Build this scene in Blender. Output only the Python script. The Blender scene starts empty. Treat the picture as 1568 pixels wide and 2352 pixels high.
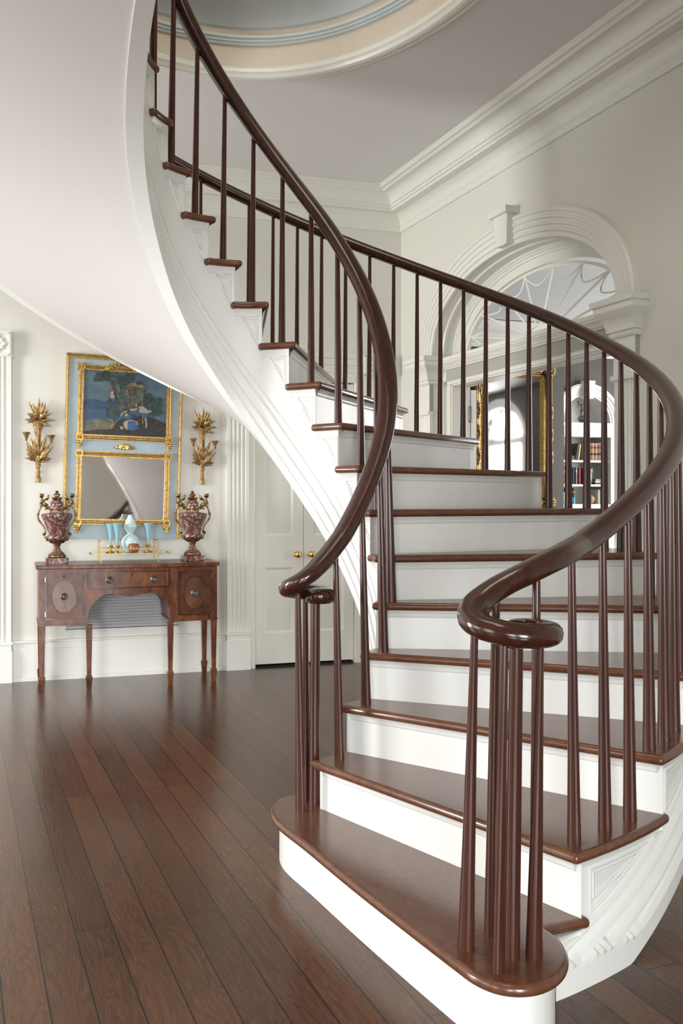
EXPOSURE = 0.3
SKY = 1.1
P_WEST = (235, 50, 45)
T_WEST = (-.1, -.8, -.45)
P_BACK = (105, 165)
TILT = -.5
SPREAD = 1.7
P_UP = 42
P_LIB1 = 240
P_LIB2 = 150
import bpy, bmesh, math, random
from mathutils import Vector, Matrix
random.seed(7)
sc = bpy.context.scene
PI = math.pi
# ------------------------------------------------------------------ camera
cam_data = bpy.data.cameras.new('camera')
cam = bpy.data.objects.new('camera', cam_data)
sc.collection.objects.link(cam)
cam.location = (0, 0, 1.35)
cam.rotation_euler = (PI/2, 0, 0)
cam_data.sensor_fit = 'HORIZONTAL'
cam_data.sensor_width = 36.0
cam_data.lens = 36.0*2250/1568
cam_data.shift_y = -28/1568
cam_data.clip_end = 200
sc.camera = cam
# ------------------------------------------------------------------ view
sc.view_settings.view_transform = 'Standard'
sc.view_settings.look = 'None'
sc.view_settings.gamma = 1
sc.view_settings.use_curve_mapping = False
sc.view_settings.exposure = EXPOSURE
# ------------------------------------------------------------------ room frames
CX, CY = 0.503, 8.262                 # far corner of the hall
AL, AR = math.radians(18.5), math.radians(21.45)
def frame(x, y, xv, yv, z=0):
    return Matrix(((xv[0], yv[0], 0, x), (xv[1], yv[1], 0, y), (0, 0, 1, z), (0, 0, 0, 1)))
LXv, LYv = (math.cos(AL), math.sin(AL)), (-math.sin(AL), math.cos(AL))
RXv, RYv = (math.sin(AR), -math.cos(AR)), (math.cos(AR), math.sin(AR))
FL = frame(CX, CY, LXv, LYv)          # x along the left wall, y into the wall
FR = frame(CX, CY, RXv, RYv)          # x along the right wall towards the viewer, y into the wall
# ------------------------------------------------------------------ sky
w = bpy.data.worlds.new('sky'); sc.world = w; w.use_nodes = True
bg = w.node_tree.nodes['Background']
bg.inputs[0].default_value = (0.78, 0.88, 1.0, 1); bg.inputs[1].default_value = SKY
# ------------------------------------------------------------------ daylight in the windows
def window_light(name, fr, loc, rotz, sx, sz, power, col=(1, 0.985, 0.96), tilt=0, spread=PI):
    d = bpy.data.lights.new(name, 'AREA'); d.shape = 'RECTANGLE'
    d.size = sx; d.size_y = sz; d.energy = power; d.color = col; d.spread = spread
    o = bpy.data.objects.new(name, d); sc.collection.objects.link(o)
    o.matrix_world = fr @ Matrix.Translation(loc) @ Matrix.Rotation(rotz, 4, 'Z') @ Matrix.Rotation(PI/2+tilt, 4, 'X')
    return o
WEST_X, BACK_S = -9.0, 11.0
WEST_WINS = (1.9, 4.6, 7.3)           # positions along the side wall
BACK_WINS = (-3.5, -6.2)
for s, p, tl in zip(WEST_WINS, P_WEST, T_WEST): window_light('window_daylight', FR, (s, -8.62, 1.8), 0, 1.5, 2.4, p, (1, .995, .98), tl, 2.5)
for y, p in zip(BACK_WINS, P_BACK): window_light('window_daylight', FR, (BACK_S+.12, y, 1.3), PI/2, 1.5, 1.6, p, (.955, .98, 1), TILT, SPREAD)
# ------------------------------------------------------------------ materials
def newmat(name):
    m = bpy.data.materials.new(name); m.use_nodes = True
    nt = m.node_tree; b = nt.nodes['Principled BSDF']
    return m, nt, b
def N(nt, t, **kw):
    n = nt.nodes.new(t)
    for k, v in kw.items():
        if k in n.inputs: n.inputs[k].default_value = v
        else: setattr(n, k, v)
    return n
def ramp(nt, fac, stops):
    r = nt.nodes.new('ShaderNodeValToRGB'); nt.links.new(fac, r.inputs[0])
    e = r.color_ramp.elements
    while len(e) < len(stops): e.new(0.5)
    for q, (p, c) in zip(e, stops): q.position = p; q.color = (c[0], c[1], c[2], 1)
    return r.outputs[0]
def coords(nt, scale, kind='Object'):
    tc = N(nt, 'ShaderNodeTexCoord'); mp = N(nt, 'ShaderNodeMapping')
    mp.inputs['Scale'].default_value = scale
    nt.links.new(tc.outputs[kind], mp.inputs[0]); return mp
def bump(nt, b, h, strength, dist=.002):
    bp = N(nt, 'ShaderNodeBump', Strength=strength, Distance=dist)
    nt.links.new(h, bp.inputs['Height']); nt.links.new(bp.outputs[0], b.inputs['Normal'])
def plain(name, col, rough=.5, metal=0, var=.04, scale=6, bmp=.05, **kw):
    m, nt, b = newmat(name)
    n = N(nt, 'ShaderNodeTexNoise', Scale=scale, Detail=4.0); nt.links.new(coords(nt, (1, 1, 1)).outputs[0], n.inputs['Vector'])
    c = ramp(nt, n.outputs[0], [(.3, [x*(1-var) for x in col]), (.7, [min(1, x*(1+var)) for x in col])])
    nt.links.new(c, b.inputs['Base Color']); b.inputs['Roughness'].default_value = rough; b.inputs['Metallic'].default_value = metal
    if bmp: bump(nt, b, n.outputs[0], bmp)
    for k, v in kw.items(): b.inputs[k.replace('_', ' ')].default_value = v
    return m
def wood(name, dark, mid, light, rough, stretch=(30, 30, 1.6), coat=0.0, bmp=.03, big=1.3, spec=.45):
    m, nt, b = newmat(name)
    mp = coords(nt, stretch)
    n1 = N(nt, 'ShaderNodeTexNoise', Scale=1.6, Detail=8.0, Roughness=.6, Distortion=.6); nt.links.new(mp.outputs[0], n1.inputs['Vector'])
    n2 = N(nt, 'ShaderNodeTexNoise', Scale=big, Detail=3.0); nt.links.new(coords(nt, (1, 1, 1)).outputs[0], n2.inputs['Vector'])
    mx = N(nt, 'ShaderNodeMath', operation='MULTIPLY_ADD'); nt.links.new(n2.outputs[0], mx.inputs[0]); mx.inputs[1].default_value = .5; nt.links.new(n1.outputs[0], mx.inputs[2])
    sb = N(nt, 'ShaderNodeMath', operation='SUBTRACT'); nt.links.new(mx.outputs[0], sb.inputs[0]); sb.inputs[1].default_value = .25
    c = ramp(nt, sb.outputs[0], [(.3, dark), (.5, mid), (.72, light)])
    nt.links.new(c, b.inputs['Base Color']); b.inputs['Roughness'].default_value = rough
    b.inputs['Specular IOR Level'].default_value = spec
    b.inputs['Coat Weight'].default_value = coat; b.inputs['Coat Roughness'].default_value = .08
    bump(nt, b, n1.outputs[0], bmp)
    return m
def floor_mat():
    m, nt, b = newmat('walnut_planks')
    mp = coords(nt, (1, 1, 1)); mp.inputs['Rotation'].default_value = (0, 0, -(PI/2-AR)-PI/2+PI/2)
    sp = N(nt, 'ShaderNodeSeparateXYZ')
    mp.inputs['Rotation'].default_value = (0, 0, (PI/2-AR))      # x runs along the planks
    nt.links.new(mp.outputs[0], sp.inputs[0])
    br = N(nt, 'ShaderNodeTexBrick', Scale=1.0); br.offset = .37; br.offset_frequency = 3; br.squash = 1
    br.inputs['Brick Width'].default_value = 2.3; br.inputs['Row Height'].default_value = .115
    br.inputs['Mortar Size'].default_value = .0028; br.inputs['Mortar Smooth'].default_value = .3; br.inputs['Bias'].default_value = 0
    br.inputs['Color1'].default_value = (0, 0, 0, 1); br.inputs['Color2'].default_value = (1, 1, 1, 1); br.inputs['Mortar'].default_value = (.5, .5, .5, 1)
    nt.links.new(mp.outputs[0], br.inputs['Vector'])
    # shift grain per plank
    ad = N(nt, 'ShaderNodeVectorMath', operation='MULTIPLY_ADD'); ad.inputs[1].default_value = (7, 5, 3)
    nt.links.new(br.outputs['Color'], ad.inputs[0]); nt.links.new(mp.outputs[0], ad.inputs[2])
    st = N(nt, 'ShaderNodeMapping'); st.inputs['Scale'].default_value = (1.1, 13, 1); nt.links.new(ad.outputs[0], st.inputs[0])
    n1 = N(nt, 'ShaderNodeTexNoise', Scale=1.2, Detail=3.0, Roughness=.5, Distortion=.9); nt.links.new(st.outputs[0], n1.inputs['Vector'])
    wv = N(nt, 'ShaderNodeMath', operation='MULTIPLY'); nt.links.new(n1.outputs[0], wv.inputs[0]); wv.inputs[1].default_value = 95
    sn = N(nt, 'ShaderNodeMath', operation='SINE'); nt.links.new(wv.outputs[0], sn.inputs[0])
    st2 = N(nt, 'ShaderNodeMapping'); st2.inputs['Scale'].default_value = (5, 220, 1); nt.links.new(ad.outputs[0], st2.inputs[0])
    n2 = N(nt, 'ShaderNodeTexNoise', Scale=1.0, Detail=5.0, Roughness=.65); nt.links.new(st2.outputs[0], n2.inputs['Vector'])
    n3 = N(nt, 'ShaderNodeTexNoise', Scale=.9, Detail=3.0); nt.links.new(mp.outputs[0], n3.inputs['Vector'])
    def ma(a, k, c):
        q = N(nt, 'ShaderNodeMath', operation='MULTIPLY_ADD'); nt.links.new(a, q.inputs[0]); q.inputs[1].default_value = k
        if isinstance(c, float): q.inputs[2].default_value = c
        else: nt.links.new(c, q.inputs[2])
        return q.outputs[0]
    v = ma(sn.outputs[0], .05, .06); v = ma(n2.outputs[0], .36, v); v = ma(br.outputs['Color'], .15, v); v = ma(n3.outputs[0], .32, v)
    c = ramp(nt, v, [(.2, (.020, .0085, .005)), (.42, (.066, .027, .014)), (.58, (.118, .050, .025)), (.8, (.18, .085, .045))])
    mx = N(nt, 'ShaderNodeMix', data_type='RGBA'); nt.links.new(br.outputs['Fac'], mx.inputs['Factor']); nt.links.new(c, mx.inputs[6]); mx.inputs[7].default_value = (.012, .006, .004, 1)
    nt.links.new(mx.outputs[2], b.inputs['Base Color'])
    r = ma(n2.outputs[0], .14, .14); nt.links.new(r, b.inputs['Roughness'])
    b.inputs['Coat Weight'].default_value = .0; b.inputs['Coat Roughness'].default_value = .16
    b.inputs['Specular IOR Level'].default_value = .36
    h = ma(br.outputs['Fac'], -1.2, sn.outputs[0]); h2 = ma(n2.outputs[0], 1.0, h)
    bump(nt, b, h2, .05, .0010)
    return m
def marble_mat():
    m, nt, b = newmat('rouge_marble')
    mp = coords(nt, (1, 1, 1))
    n = N(nt, 'ShaderNodeTexNoise', Scale=24.0, Detail=6.0, Roughness=.6, Distortion=2.0); nt.links.new(mp.outputs[0], n.inputs['Vector'])
    n2 = N(nt, 'ShaderNodeTexNoise', Scale=42.0, Detail=4.0, Distortion=1.0); nt.links.new(mp.outputs[0], n2.inputs['Vector'])
    a = N(nt, 'ShaderNodeMath', operation='MULTIPLY_ADD'); nt.links.new(n2.outputs[0], a.inputs[0]); a.inputs[1].default_value = .45; nt.links.new(n.outputs[0], a.inputs[2])
    c = ramp(nt, a.outputs[0], [(.5, (.10, .036, .027)), (.74, (.145, .056, .043)), (.83, (.36, .28, .26)), (.98, (.5, .46, .44))])
    nt.links.new(c, b.inputs['Base Color']); b.inputs['Roughness'].default_value = .12
    return m
def gold_mat(name, bright, dark, rough=.35, scale=26, metal=.85):
    m, nt, b = newmat(name)
    n = N(nt, 'ShaderNodeTexNoise', Scale=scale, Detail=5.0, Roughness=.65); nt.links.new(coords(nt, (1, 1, 1)).outputs[0], n.inputs['Vector'])
    c = ramp(nt, n.outputs[0], [(.36, dark), (.58, bright)])
    nt.links.new(c, b.inputs['Base Color']); b.inputs['Metallic'].default_value = metal; b.inputs['Roughness'].default_value = rough
    bump(nt, b, n.outputs[0], .35, .003)
    return m
M = {}
M['wall'] = plain('wall_plaster', (.75, .74, .675), .62, var=.012, scale=2)
M['wallR'] = M['wall']
M['trim'] = plain('trim_enamel', (.82, .818, .755), .33, var=.01, scale=3, bmp=.02)
M['stairpaint'] = plain('stair_enamel', (.80, .805, .77), .3, var=.01, scale=3, bmp=.02)
M['soffit'] = plain('soffit_plaster', (.68, .665, .64), .55, var=.01, scale=1.5)
M['ceil'] = plain('ceiling_plaster', (.80, .79, .785), .7, var=.01, scale=1)
M['tan'] = plain('dome_tan', (.68, .60, .50), .6, var=.02, scale=3)
M['blue'] = plain('dome_blue', (.62, .68, .68), .5, var=.02, scale=3)
M['mahog'] = wood('mahogany_rail', (.030, .0088, .0052), (.044, .0132, .0075), (.060, .0195, .011), .2, (26, 26, 4), coat=.25)
M['balus'] = wood('mahogany_baluster', (.042, .0125, .0075), (.060, .0185, .011), (.085, .028, .016), .25, (30, 30, 1.6), coat=.04, spec=.42)
M['tread'] = wood('tread_walnut', (.095, .035, .017), (.125, .048, .024), (.155, .064, .032), .24, (16, 16, 30), coat=.12, bmp=.015)
M['floor'] = floor_mat()
M['table'] = wood('sideboard_mahogany', (.045, .014, .008), (.12, .04, .018), (.23, .085, .035), .3, (14, 14, 5), coat=.05, big=4, spec=.3)
M['tabledark'] = wood('sideboard_crossband', (.045, .015, .008), (.085, .029, .014), (.15, .055, .024), .3, (9, 9, 9), coat=.05, big=5, spec=.3)
M['veneer'] = wood('oval_veneer', (.06, .022, .011), (.11, .04, .018), (.18, .07, .03), .28, (8, 8, 3), coat=.3, big=9)
M['marble'] = marble_mat()
M['gilt'] = gold_mat('gilt_frame', (.60, .41, .15), (.36, .21, .065), .38, 60)
M['giltbr'] = gold_mat('bright_gilt', (.85, .63, .2), (.36, .22, .06), .3, 40)
M['giltwood'] = gold_mat('gilt_carving', (.44, .29, .12), (.17, .10, .04), .42, 60, .7)
M['bronze'] = gold_mat('gilt_bronze', (.36, .23, .10), (.10, .055, .022), .34, 55, .9)
M['brass'] = plain('brass', (.78, .56, .2), .2, 1, var=.05, scale=30, bmp=0)
M['agedbrass'] = plain('aged_brass', (.33, .25, .11), .38, 1, var=.2, scale=40)
M['pewter'] = plain('dark_pull_metal', (.18, .17, .16), .35, .9, var=.2, scale=60)
M['bluepaint'] = plain('frame_blue', (.37, .46, .50), .5, var=.1, scale=7)
M['mirror'] = plain('antique_mirror', (.80, .79, .78), .035, 1, var=.03, scale=3, bmp=0)
M['black'] = plain('dark_recess', (.01, .01, .01), .8)
M['vent'] = plain('vent_enamel', (.62, .62, .62), .4)
M['opal'] = plain('opaline_glass', (.38, .66, .75), .12, 0, var=.06, scale=14, bmp=0, Transmission_Weight=.25, IOR=1.4)
M['opalpale'] = plain('pale_opaline_glass', (.62, .80, .82), .16, 0, var=.05, scale=14, bmp=0, Transmission_Weight=.1)
M['amber'] = plain('amber_glass', (.36, .14, .06), .06, 0, var=.25, scale=60, bmp=0, Transmission_Weight=.3)
M['grey'] = plain('library_wall', (.085, .076, .068), .5, var=.05, scale=2)
M['white'] = plain('library_enamel', (.80, .80, .77), .35, var=.01)
M['libceil'] = plain('library_ceiling', (.78, .83, .86), .6, var=.01)
def glass_mat():
    m, nt, b = newmat('window_glass')
    b.inputs['Base Color'].default_value = (1, 1, 1, 1); b.inputs['Transmission Weight'].default_value = 1
    b.inputs['Roughness'].default_value = 0; b.inputs['IOR'].default_value = 1.02
    return m
M['glass'] = glass_mat()
# ------------------------------------------------------------------ mesh helpers
class MB:
    def __init__(s): s.v = []; s.f = []; s.m = []; s.k = 0
    def add(s, vs, fs):
        o = len(s.v); s.v += [tuple(p) for p in vs]; s.f += [tuple(i+o for i in q) for q in fs]; s.m += [s.k]*len(fs); return s
    def box(s, x0, y0, z0, x1, y1, z1):
        return s.add([(x0, y0, z0), (x1, y0, z0), (x1, y1, z0), (x0, y1, z0), (x0, y0, z1), (x1, y0, z1), (x1, y1, z1), (x0, y1, z1)],
                     [(0, 3, 2, 1), (4, 5, 6, 7), (0, 1, 5, 4), (1, 2, 6, 5), (2, 3, 7, 6), (3, 0, 4, 7)])
    def hexa(s, a, b):       # two quads a (bottom/front) and b
        return s.add(list(a)+list(b), [(0, 3, 2, 1), (4, 5, 6, 7), (0, 1, 5, 4), (1, 2, 6, 5), (2, 3, 7, 6), (3, 0, 4, 7)])
    def prism(s, poly, z0, z1):
        n = len(poly)
        return s.add([(x, y, z0) for x, y in poly]+[(x, y, z1) for x, y in poly],
                     [tuple(range(n))[::-1], tuple(range(n, 2*n))]+[(i, (i+1) % n, n+(i+1) % n, n+i) for i in range(n)])
    def prism_y(s, poly, y0, y1):   # poly in x,z
        n = len(poly)
        return s.add([(x, y0, z) for x, z in poly]+[(x, y1, z) for x, z in poly],
                     [tuple(range(n)), tuple(range(n, 2*n))[::-1]]+[(i, (i+1) % n, n+(i+1) % n, n+i) for i in range(n)])
    def strip(s, A, B, closed=False):
        n = len(A); r = range(n if closed else n-1)
        return s.add(list(A)+list(B), [(i, (i+1) % n, n+(i+1) % n, n+i) for i in r])
    def grid(s, rows, cu=False, cv=False):
        a, b = len(rows), len(rows[0]); fs = []
        for i in range(a if cu else a-1):
            for j in range(b if cv else b-1):
                i2, j2 = (i+1) % a, (j+1) % b
                fs.append((i*b+j, i*b+j2, i2*b+j2, i2*b+j))
        return s.add([p for r in rows for p in r], fs)
    def lathe(s, prof, c=(0, 0, 0), n=20, sx=1, sy=1, rib=None, axis='z'):
        rows = []
        for r, z in prof:
            row = []
            for k in range(n):
                a = 2*PI*k/n; q = r*(rib(a, z) if rib else 1)
                p = (q*math.cos(a)*sx, q*math.sin(a)*sy, z)
                if axis == 'y': p = (p[0], p[2], p[1])
                if axis == 'x': p = (p[2], p[0], p[1])
                row.append((c[0]+p[0], c[1]+p[1], c[2]+p[2]))
            rows.append(row)
        s.grid(rows, cv=True)
        for row, rev in ((rows[0], 1), (rows[-1], 0)):
            s.add(row, [tuple(range(n))])
        return s
    def tube(s, pts, r, n=8, up=(0, 0, 1), oval=1.0, caps=True):
        pts = [Vector(p) for p in pts]; m = len(pts); rows = []
        up = Vector(up)
        for i, p in enumerate(pts):
            t = (pts[min(i+1, m-1)]-pts[max(i-1, 0)]).normalized()
            a = t.cross(up)
            if a.length < 1e-4: a = t.cross(Vector((0, 1, .01)))
            a.normalize(); b = a.cross(t).normalized()
            rr = r[i] if isinstance(r, (list, tuple)) else r
            rows.append([tuple(p+a*(rr*oval*math.cos(2*PI*k/n))+b*(rr*math.sin(2*PI*k/n))) for k in range(n)])
        s.grid(rows, cv=True)
        if caps: s.add(rows[0], [tuple(range(n))]); s.add(rows[-1], [tuple(range(n))])
        return s
    def ball(s, c, r, n=12, sz=1, sy=1):
        prof = [(r*math.sin(PI*i/8)+1e-5, -r*sz*math.cos(PI*i/8)) for i in range(9)]
        return s.lathe(prof, c, n, 1, sy)
    def leaf(s, base, tip, w, depth=.012, curl=(0, 0, 0), n=7, side=None, lobes=0):
        base, tip = Vector(base), Vector(tip); d = tip-base
        side = Vector(side) if side else d.cross(Vector((0, 1, 0))).normalized()
        nrm = side.cross(d).normalized(); cu = Vector(curl); rows = []
        for i in range(n):
            t = i/(n-1); p = base+d*t+cu*(t*t)
            ww = w*math.sin(PI*min(1, .12+.88*t)**.8)*(1-.0*t)+.0006
            if lobes: ww *= 1+.28*math.sin(t*lobes*2*PI)
            bow = nrm*(-depth*math.sin(PI*t))
            rows.append([tuple(p+side*(-ww)+bow*.3), tuple(p+side*(-ww*.5)+bow*.8), tuple(p+bow*1.25+nrm*.004), tuple(p+side*(ww*.5)+bow*.8), tuple(p+side*ww+bow*.3)])
        s.grid(rows)
        back = [[tuple(Vector(q)+nrm*.004) for q in r] for r in rows]
        return s.grid(back)
    def sweep(s, prof, path, closed=False, zoff=0):
        # prof: (offset to the right of the path, z); path: xy points; mitred
        P = [Vector(p) for p in path]; n = len(P); rows = []
        for i in range(n):
            if closed: a, b = P[i-1], P[(i+1) % n]
            else: a, b = P[max(i-1, 0)], P[min(i+1, n-1)]
            d1 = (P[i]-a).normalized() if (P[i]-a).length > 1e-9 else (b-P[i]).normalized()
            d2 = (b-P[i]).normalized() if (b-P[i]).length > 1e-9 else d1
            n1, n2 = Vector((d1.y, -d1.x)), Vector((d2.y, -d2.x))
            mm = (n1+n2); mm = mm/(mm.length_squared/2) if mm.length > 1e-6 else n1
            rows.append([(P[i].x+mm.x*o, P[i].y+mm.y*o, z+zoff) for o, z in prof])
        s.grid(rows, cu=closed)
        if not closed:
            for row in (rows[0], rows[-1]): s.add(row, [tuple(range(len(prof)))])
        return s
    def build(s, name, mat, parent=None, fr=None, smooth=35, bevel=0, seg=2, solid=0, recalc=True):
        me = bpy.data.meshes.new(name); me.from_pydata(s.v, [], s.f)
        mats = mat if isinstance(mat, (list, tuple)) else [mat]
        for q in mats: me.materials.append(M[q] if isinstance(q, str) else q)
        for p, k in zip(me.polygons, s.m): p.material_index = min(k, len(mats)-1)
        bm = bmesh.new(); bm.from_mesh(me)
        bmesh.ops.remove_doubles(bm, verts=bm.verts, dist=1e-5)
        bmesh.ops.dissolve_degenerate(bm, edges=bm.edges, dist=1e-6)
        if recalc: bmesh.ops.recalc_face_normals(bm, faces=bm.faces)
        bm.to_mesh(me); bm.free()
        if smooth:
            for p in me.polygons: p.use_smooth = True
            me.set_sharp_from_angle(angle=math.radians(smooth))
        o = bpy.data.objects.new(name, me); sc.collection.objects.link(o)
        if parent: o.parent = parent
        elif fr: o.matrix_world = fr
        if bevel:
            b = o.modifiers.new('bevel', 'BEVEL'); b.width = bevel; b.segments = seg; b.limit_method = 'ANGLE'; b.angle_limit = math.radians(40)
            b.harden_normals = False
        return o
def setp(o, label=None, cat=None, group=None, kind=None):
    if label: o['label'] = label
    if cat: o['category'] = cat
    if group: o['group'] = group
    if kind: o['kind'] = kind
    return o
def struct(o, label=None, cat=None):
    o['kind'] = 'structure'
    if label: o['label'] = label; o['category'] = cat
    return o
def thing(name, label, cat, fr=None, loc=(0, 0, 0), rotz=0, group=None):
    o = bpy.data.objects.new(name, None); o.empty_display_size = .1; sc.collection.objects.link(o)
    o.matrix_world = (fr or Matrix()) @ Matrix.Translation(loc) @ Matrix.Rotation(rotz, 4, 'Z')
    return setp(o, label, cat, group)
def copy_tree(o, parent=None):
    c = o.copy(); sc.collection.objects.link(c)
    if parent: c.parent = parent; c.matrix_parent_inverse = o.matrix_parent_inverse.copy()
    for ch in list(o.children): copy_tree(ch, c)
    return c
# ================================================================== SHELL
CEIL = 3.88
def wallbox(fr, boxes, name, mat, label, cat='wall'):
    b = MB()
    for q in boxes: b.box(*q)
    return struct(b.build(name, mat, fr=fr, smooth=0), label, cat)
b = MB(); b.add([(-14, -8, 0), (16, -8, 0), (16, 22, 0), (-14, 22, 0)], [(0, 1, 2, 3)])
struct(b.build('floor', 'floor', smooth=0), 'dark brown wide plank floor with a polished reflective finish', 'floor')
# left wall with a door opening
wallbox(FL, [(-9.2, 0, 0, -1.264, .16, 4.0), (-.412, 0, 0, .05, .16, 4.0), (-1.264, 0, 2.32, -.412, .16, 4.0), (-1.3, .16, 0, -.4, .2, 2.4)], 'wall_left', 'wall', 'pale warm grey wall behind the sideboard')
# right wall with the arched opening
S0, S1, SC, SPR = .597, 2.917, 1.757, 2.467
b = MB()
b.box(0, 0, 0, S0, .2, 4.0); b.box(S1, 0, 0, BACK_S+.2, .2, 4.0)
na = 40
def arch(a, bb, t, c=SC, z=SPR, e=2.12): 
    cx_, sx_ = math.cos(t), math.sin(t)
    return (c-a*math.copysign(abs(cx_)**(2/e), cx_), z+bb*abs(sx_)**(2/e))
pts = [arch(S1-SC, .593, PI*k/na) for k in range(na+1)]
for y in (0, .2):
    b.strip([(x, y, z) for x, z in pts], [(x, y, 4.0) for x, z in pts])
struct(b.build('wall_right', 'wallR', fr=FR, smooth=0), 'pale cream wall pierced by the arched doorway', 'wall')
# side and rear walls with windows (behind the viewer)
def windowed(fr, length, horiz, name, label, wins, w2=.75, z0=.6, z1=3.3, inv=1):
    b = MB(); ps = []
    xs = [0]
    for c in sorted(wins): xs += [c-w2, c+w2]
    xs.append(length)
    for i in range(0, len(xs), 2): b.box(xs[i], 0, 0, xs[i+1], .2, 4.0)
    for c in wins: b.box(c-w2, 0, 0, c+w2, .2, z0); b.box(c-w2, 0, z1, c+w2, .2, 4.0)
    o = struct(b.build(name, 'wall', fr=fr, smooth=0), label, 'wall')
    return o
FW = frame(*(FR @ Vector((-.4, -8.5, 0)))[:2], RXv, (-RYv[0], -RYv[1]))      # y points outwards (camera left)
windowed(FW, 12, 0, 'wall_side', 'cream wall with tall windows out of view', [s+.4 for s in WEST_WINS])
FB = frame(*(FR @ Vector((BACK_S, .2, 0)))[:2], (-RYv[0], -RYv[1]), RXv)
windowed(FB, 9, 0, 'wall_back', 'cream wall with tall windows at the near end', [-(y)+.2 for y in BACK_WINS])
wn = 0
for fr, cs in ((FW, [s+.4 for s in WEST_WINS]), (FB, [-(y)+.2 for y in BACK_WINS])):
    for c in cs:
        wn += 1; b = MB()
        for x in (c-.75, c+.70): b.box(x, -.03, .6, x+.05, .1, 3.3)
        for k in range(1, 3): b.box(c-.75+.5*k-.012, .03, .6, c-.75+.5*k+.012, .06, 3.3)
        for k in range(7): b.box(c-.75, .03, .6+.4455*k, c+.75, .06, .6+.4455*k+.03)
        b.box(c-.85, -.06, .52, c+.85, .02, .6)
        struct(b.build('window_%d' % (wn+1), 'trim', fr=fr, smooth=0), 'tall white multi-pane sash window lighting the hall', 'window')
# ceiling with an elliptical stair opening
EX, EY, EA, EB = -.5, 3.4, 1.49, 2.5
def ell(off, k, n=96): 
    a = 2*PI*k/n; return (EX+(EA-.06-off)*math.cos(a), EY+(EB-.06-off)*math.sin(a))
b = MB(); n = 96
b.strip([ell(0, k)+(CEIL,) for k in range(n)], [(EX+15*math.cos(2*PI*k/n), EY+5+17*math.sin(2*PI*k/n), CEIL) for k in range(n)], closed=True)
struct(b.build('ceiling', 'ceil', smooth=0), 'flat pale grey ceiling around the oval stair opening', 'ceiling')
# oval well rings
b = MB()
def ring(prof, k, rows_n=96):
    b.k = k
    b.grid([[ell(o, i)+(z,) for i in range(rows_n)] for o, z in prof], cv=True)
ring([(-.085, 3.881), (-.085, 3.873), (-.07, 3.868), (-.055, 3.866), (-.05, 3.872), (-.04, 3.862), (-.015, 3.86), (-.004, 3.868), (.002, 3.885), (.012, 3.895), (.012, 3.915), (0, 3.93)], 0)
ring([(0, 3.93), (0, 4.05)], 1)
ring([(0, 4.05), (.02, 4.052), (.02, 4.062), (.035, 4.065), (.035, 4.077), (.05, 4.08), (.05, 4.095), (.03, 4.1)], 2)
ring([(.03, 4.1), (.03, 4.135)], 1)
ring([(.03, 4.135), (.05, 4.14), (.07, 4.165), (.11, 4.2), (.17, 4.225), (.24, 4.235), (.25, 4.24)], 2)
ring([(.25, 4.24), (.25, 4.256), (.262, 4.26)], 0)
ring([(.262, 4.26), (.262, 4.30), (.30, 4.305), (.30, 4.335)], 1)
ring([(.30, 4.335), (.32, 4.34), (.36, 4.36), (.42, 4.37), (.43, 4.385)], 0)
ring([(.43, 4.385), (.43, 4.47), (.5, 4.5)], 1)
ring([(.5, 4.5), (.55, 4.52), (.55, 5.8)], 0)
struct(b.build('trim_1', ['trim', 'tan', 'blue'], smooth=30), 'oval stepped moulding rings in cream, tan and pale blue around the ceiling opening', 'moulding')
b = MB(); b.prism([(-3.5, -.5), (3, -.5), (3, 7), (-3.5, 7)], 5.8, 5.85)
struct(b.build('ceiling', 'ceil', smooth=0), 'upper floor ceiling above the oval stair opening', 'ceiling')
window_light('upper_well_fill', Matrix(), (-.5, 2.6, 5.7), 0, 1.2, 2.6, P_UP, (1, .93, .82), -PI/2)  # added area light under the closed upper ceiling, brightens the stair well from above
# big crown cornice, mitred round the far corner
CP = [(0, 3.60), (.016, 3.60), (.016, 3.645), (.024, 3.655), (.024, 3.676), (.034, 3.70), (.05, 3.718), (.078, 3.732), (.155, 3.726), (.155, 3.745), (.168, 3.75), (.168, 3.768), (.18, 3.772), (.184, 3.792), (.195, 3.815), (.215, 3.835), (.244, 3.846), (.27, 3.846), (.283, 3.842), (.30, 3.855), (.318, 3.858), (.33, 3.87), (.345, 3.879), (0, 3.879)]
pa = [(FL @ Vector((-9, 0, 0)))[:2], (CX, CY), (FR @ Vector((BACK_S, 0, 0)))[:2]]
b = MB(); b.sweep([(o, z) for o, z in CP], pa)
struct(b.build('trim_2', 'trim', smooth=25), 'deep white crown cornice running under the ceiling and round the far corner', 'cornice')
# baseboards
BBP = [(0, 0), (.03, 0), (.03, .03), (.022, .035), (.022, .235), (.018, .24), (.018, .282), (.03, .286), (.03, .30), (0, .302)]
def bboard(fr, x0, x1, name, label):
    p = [(fr @ Vector((x0, 0, 0)))[:2], (fr @ Vector((x1, 0, 0)))[:2]]
    b = MB(); b.sweep(BBP, p); return struct(b.build(name, 'trim', smooth=20), label, 'baseboard')
bboard(FL, -9, -3.36, 'baseboard_left', 'white baseboard at the far left of the hall')
bboard(FL, -3.105, -1.505, 'baseboard_left', 'tall white baseboard behind the sideboard')
bboard(FL, -.15, 0, 'baseboard_left', 'short white baseboard between the door casing and the corner')
bboard(FR, 0, .39, 'baseboard_right', 'short white baseboard left of the arched doorway')
bboard(FR, 3.12, BACK_S, 'baseboard_right', 'white baseboard right of the arched doorway')
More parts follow.
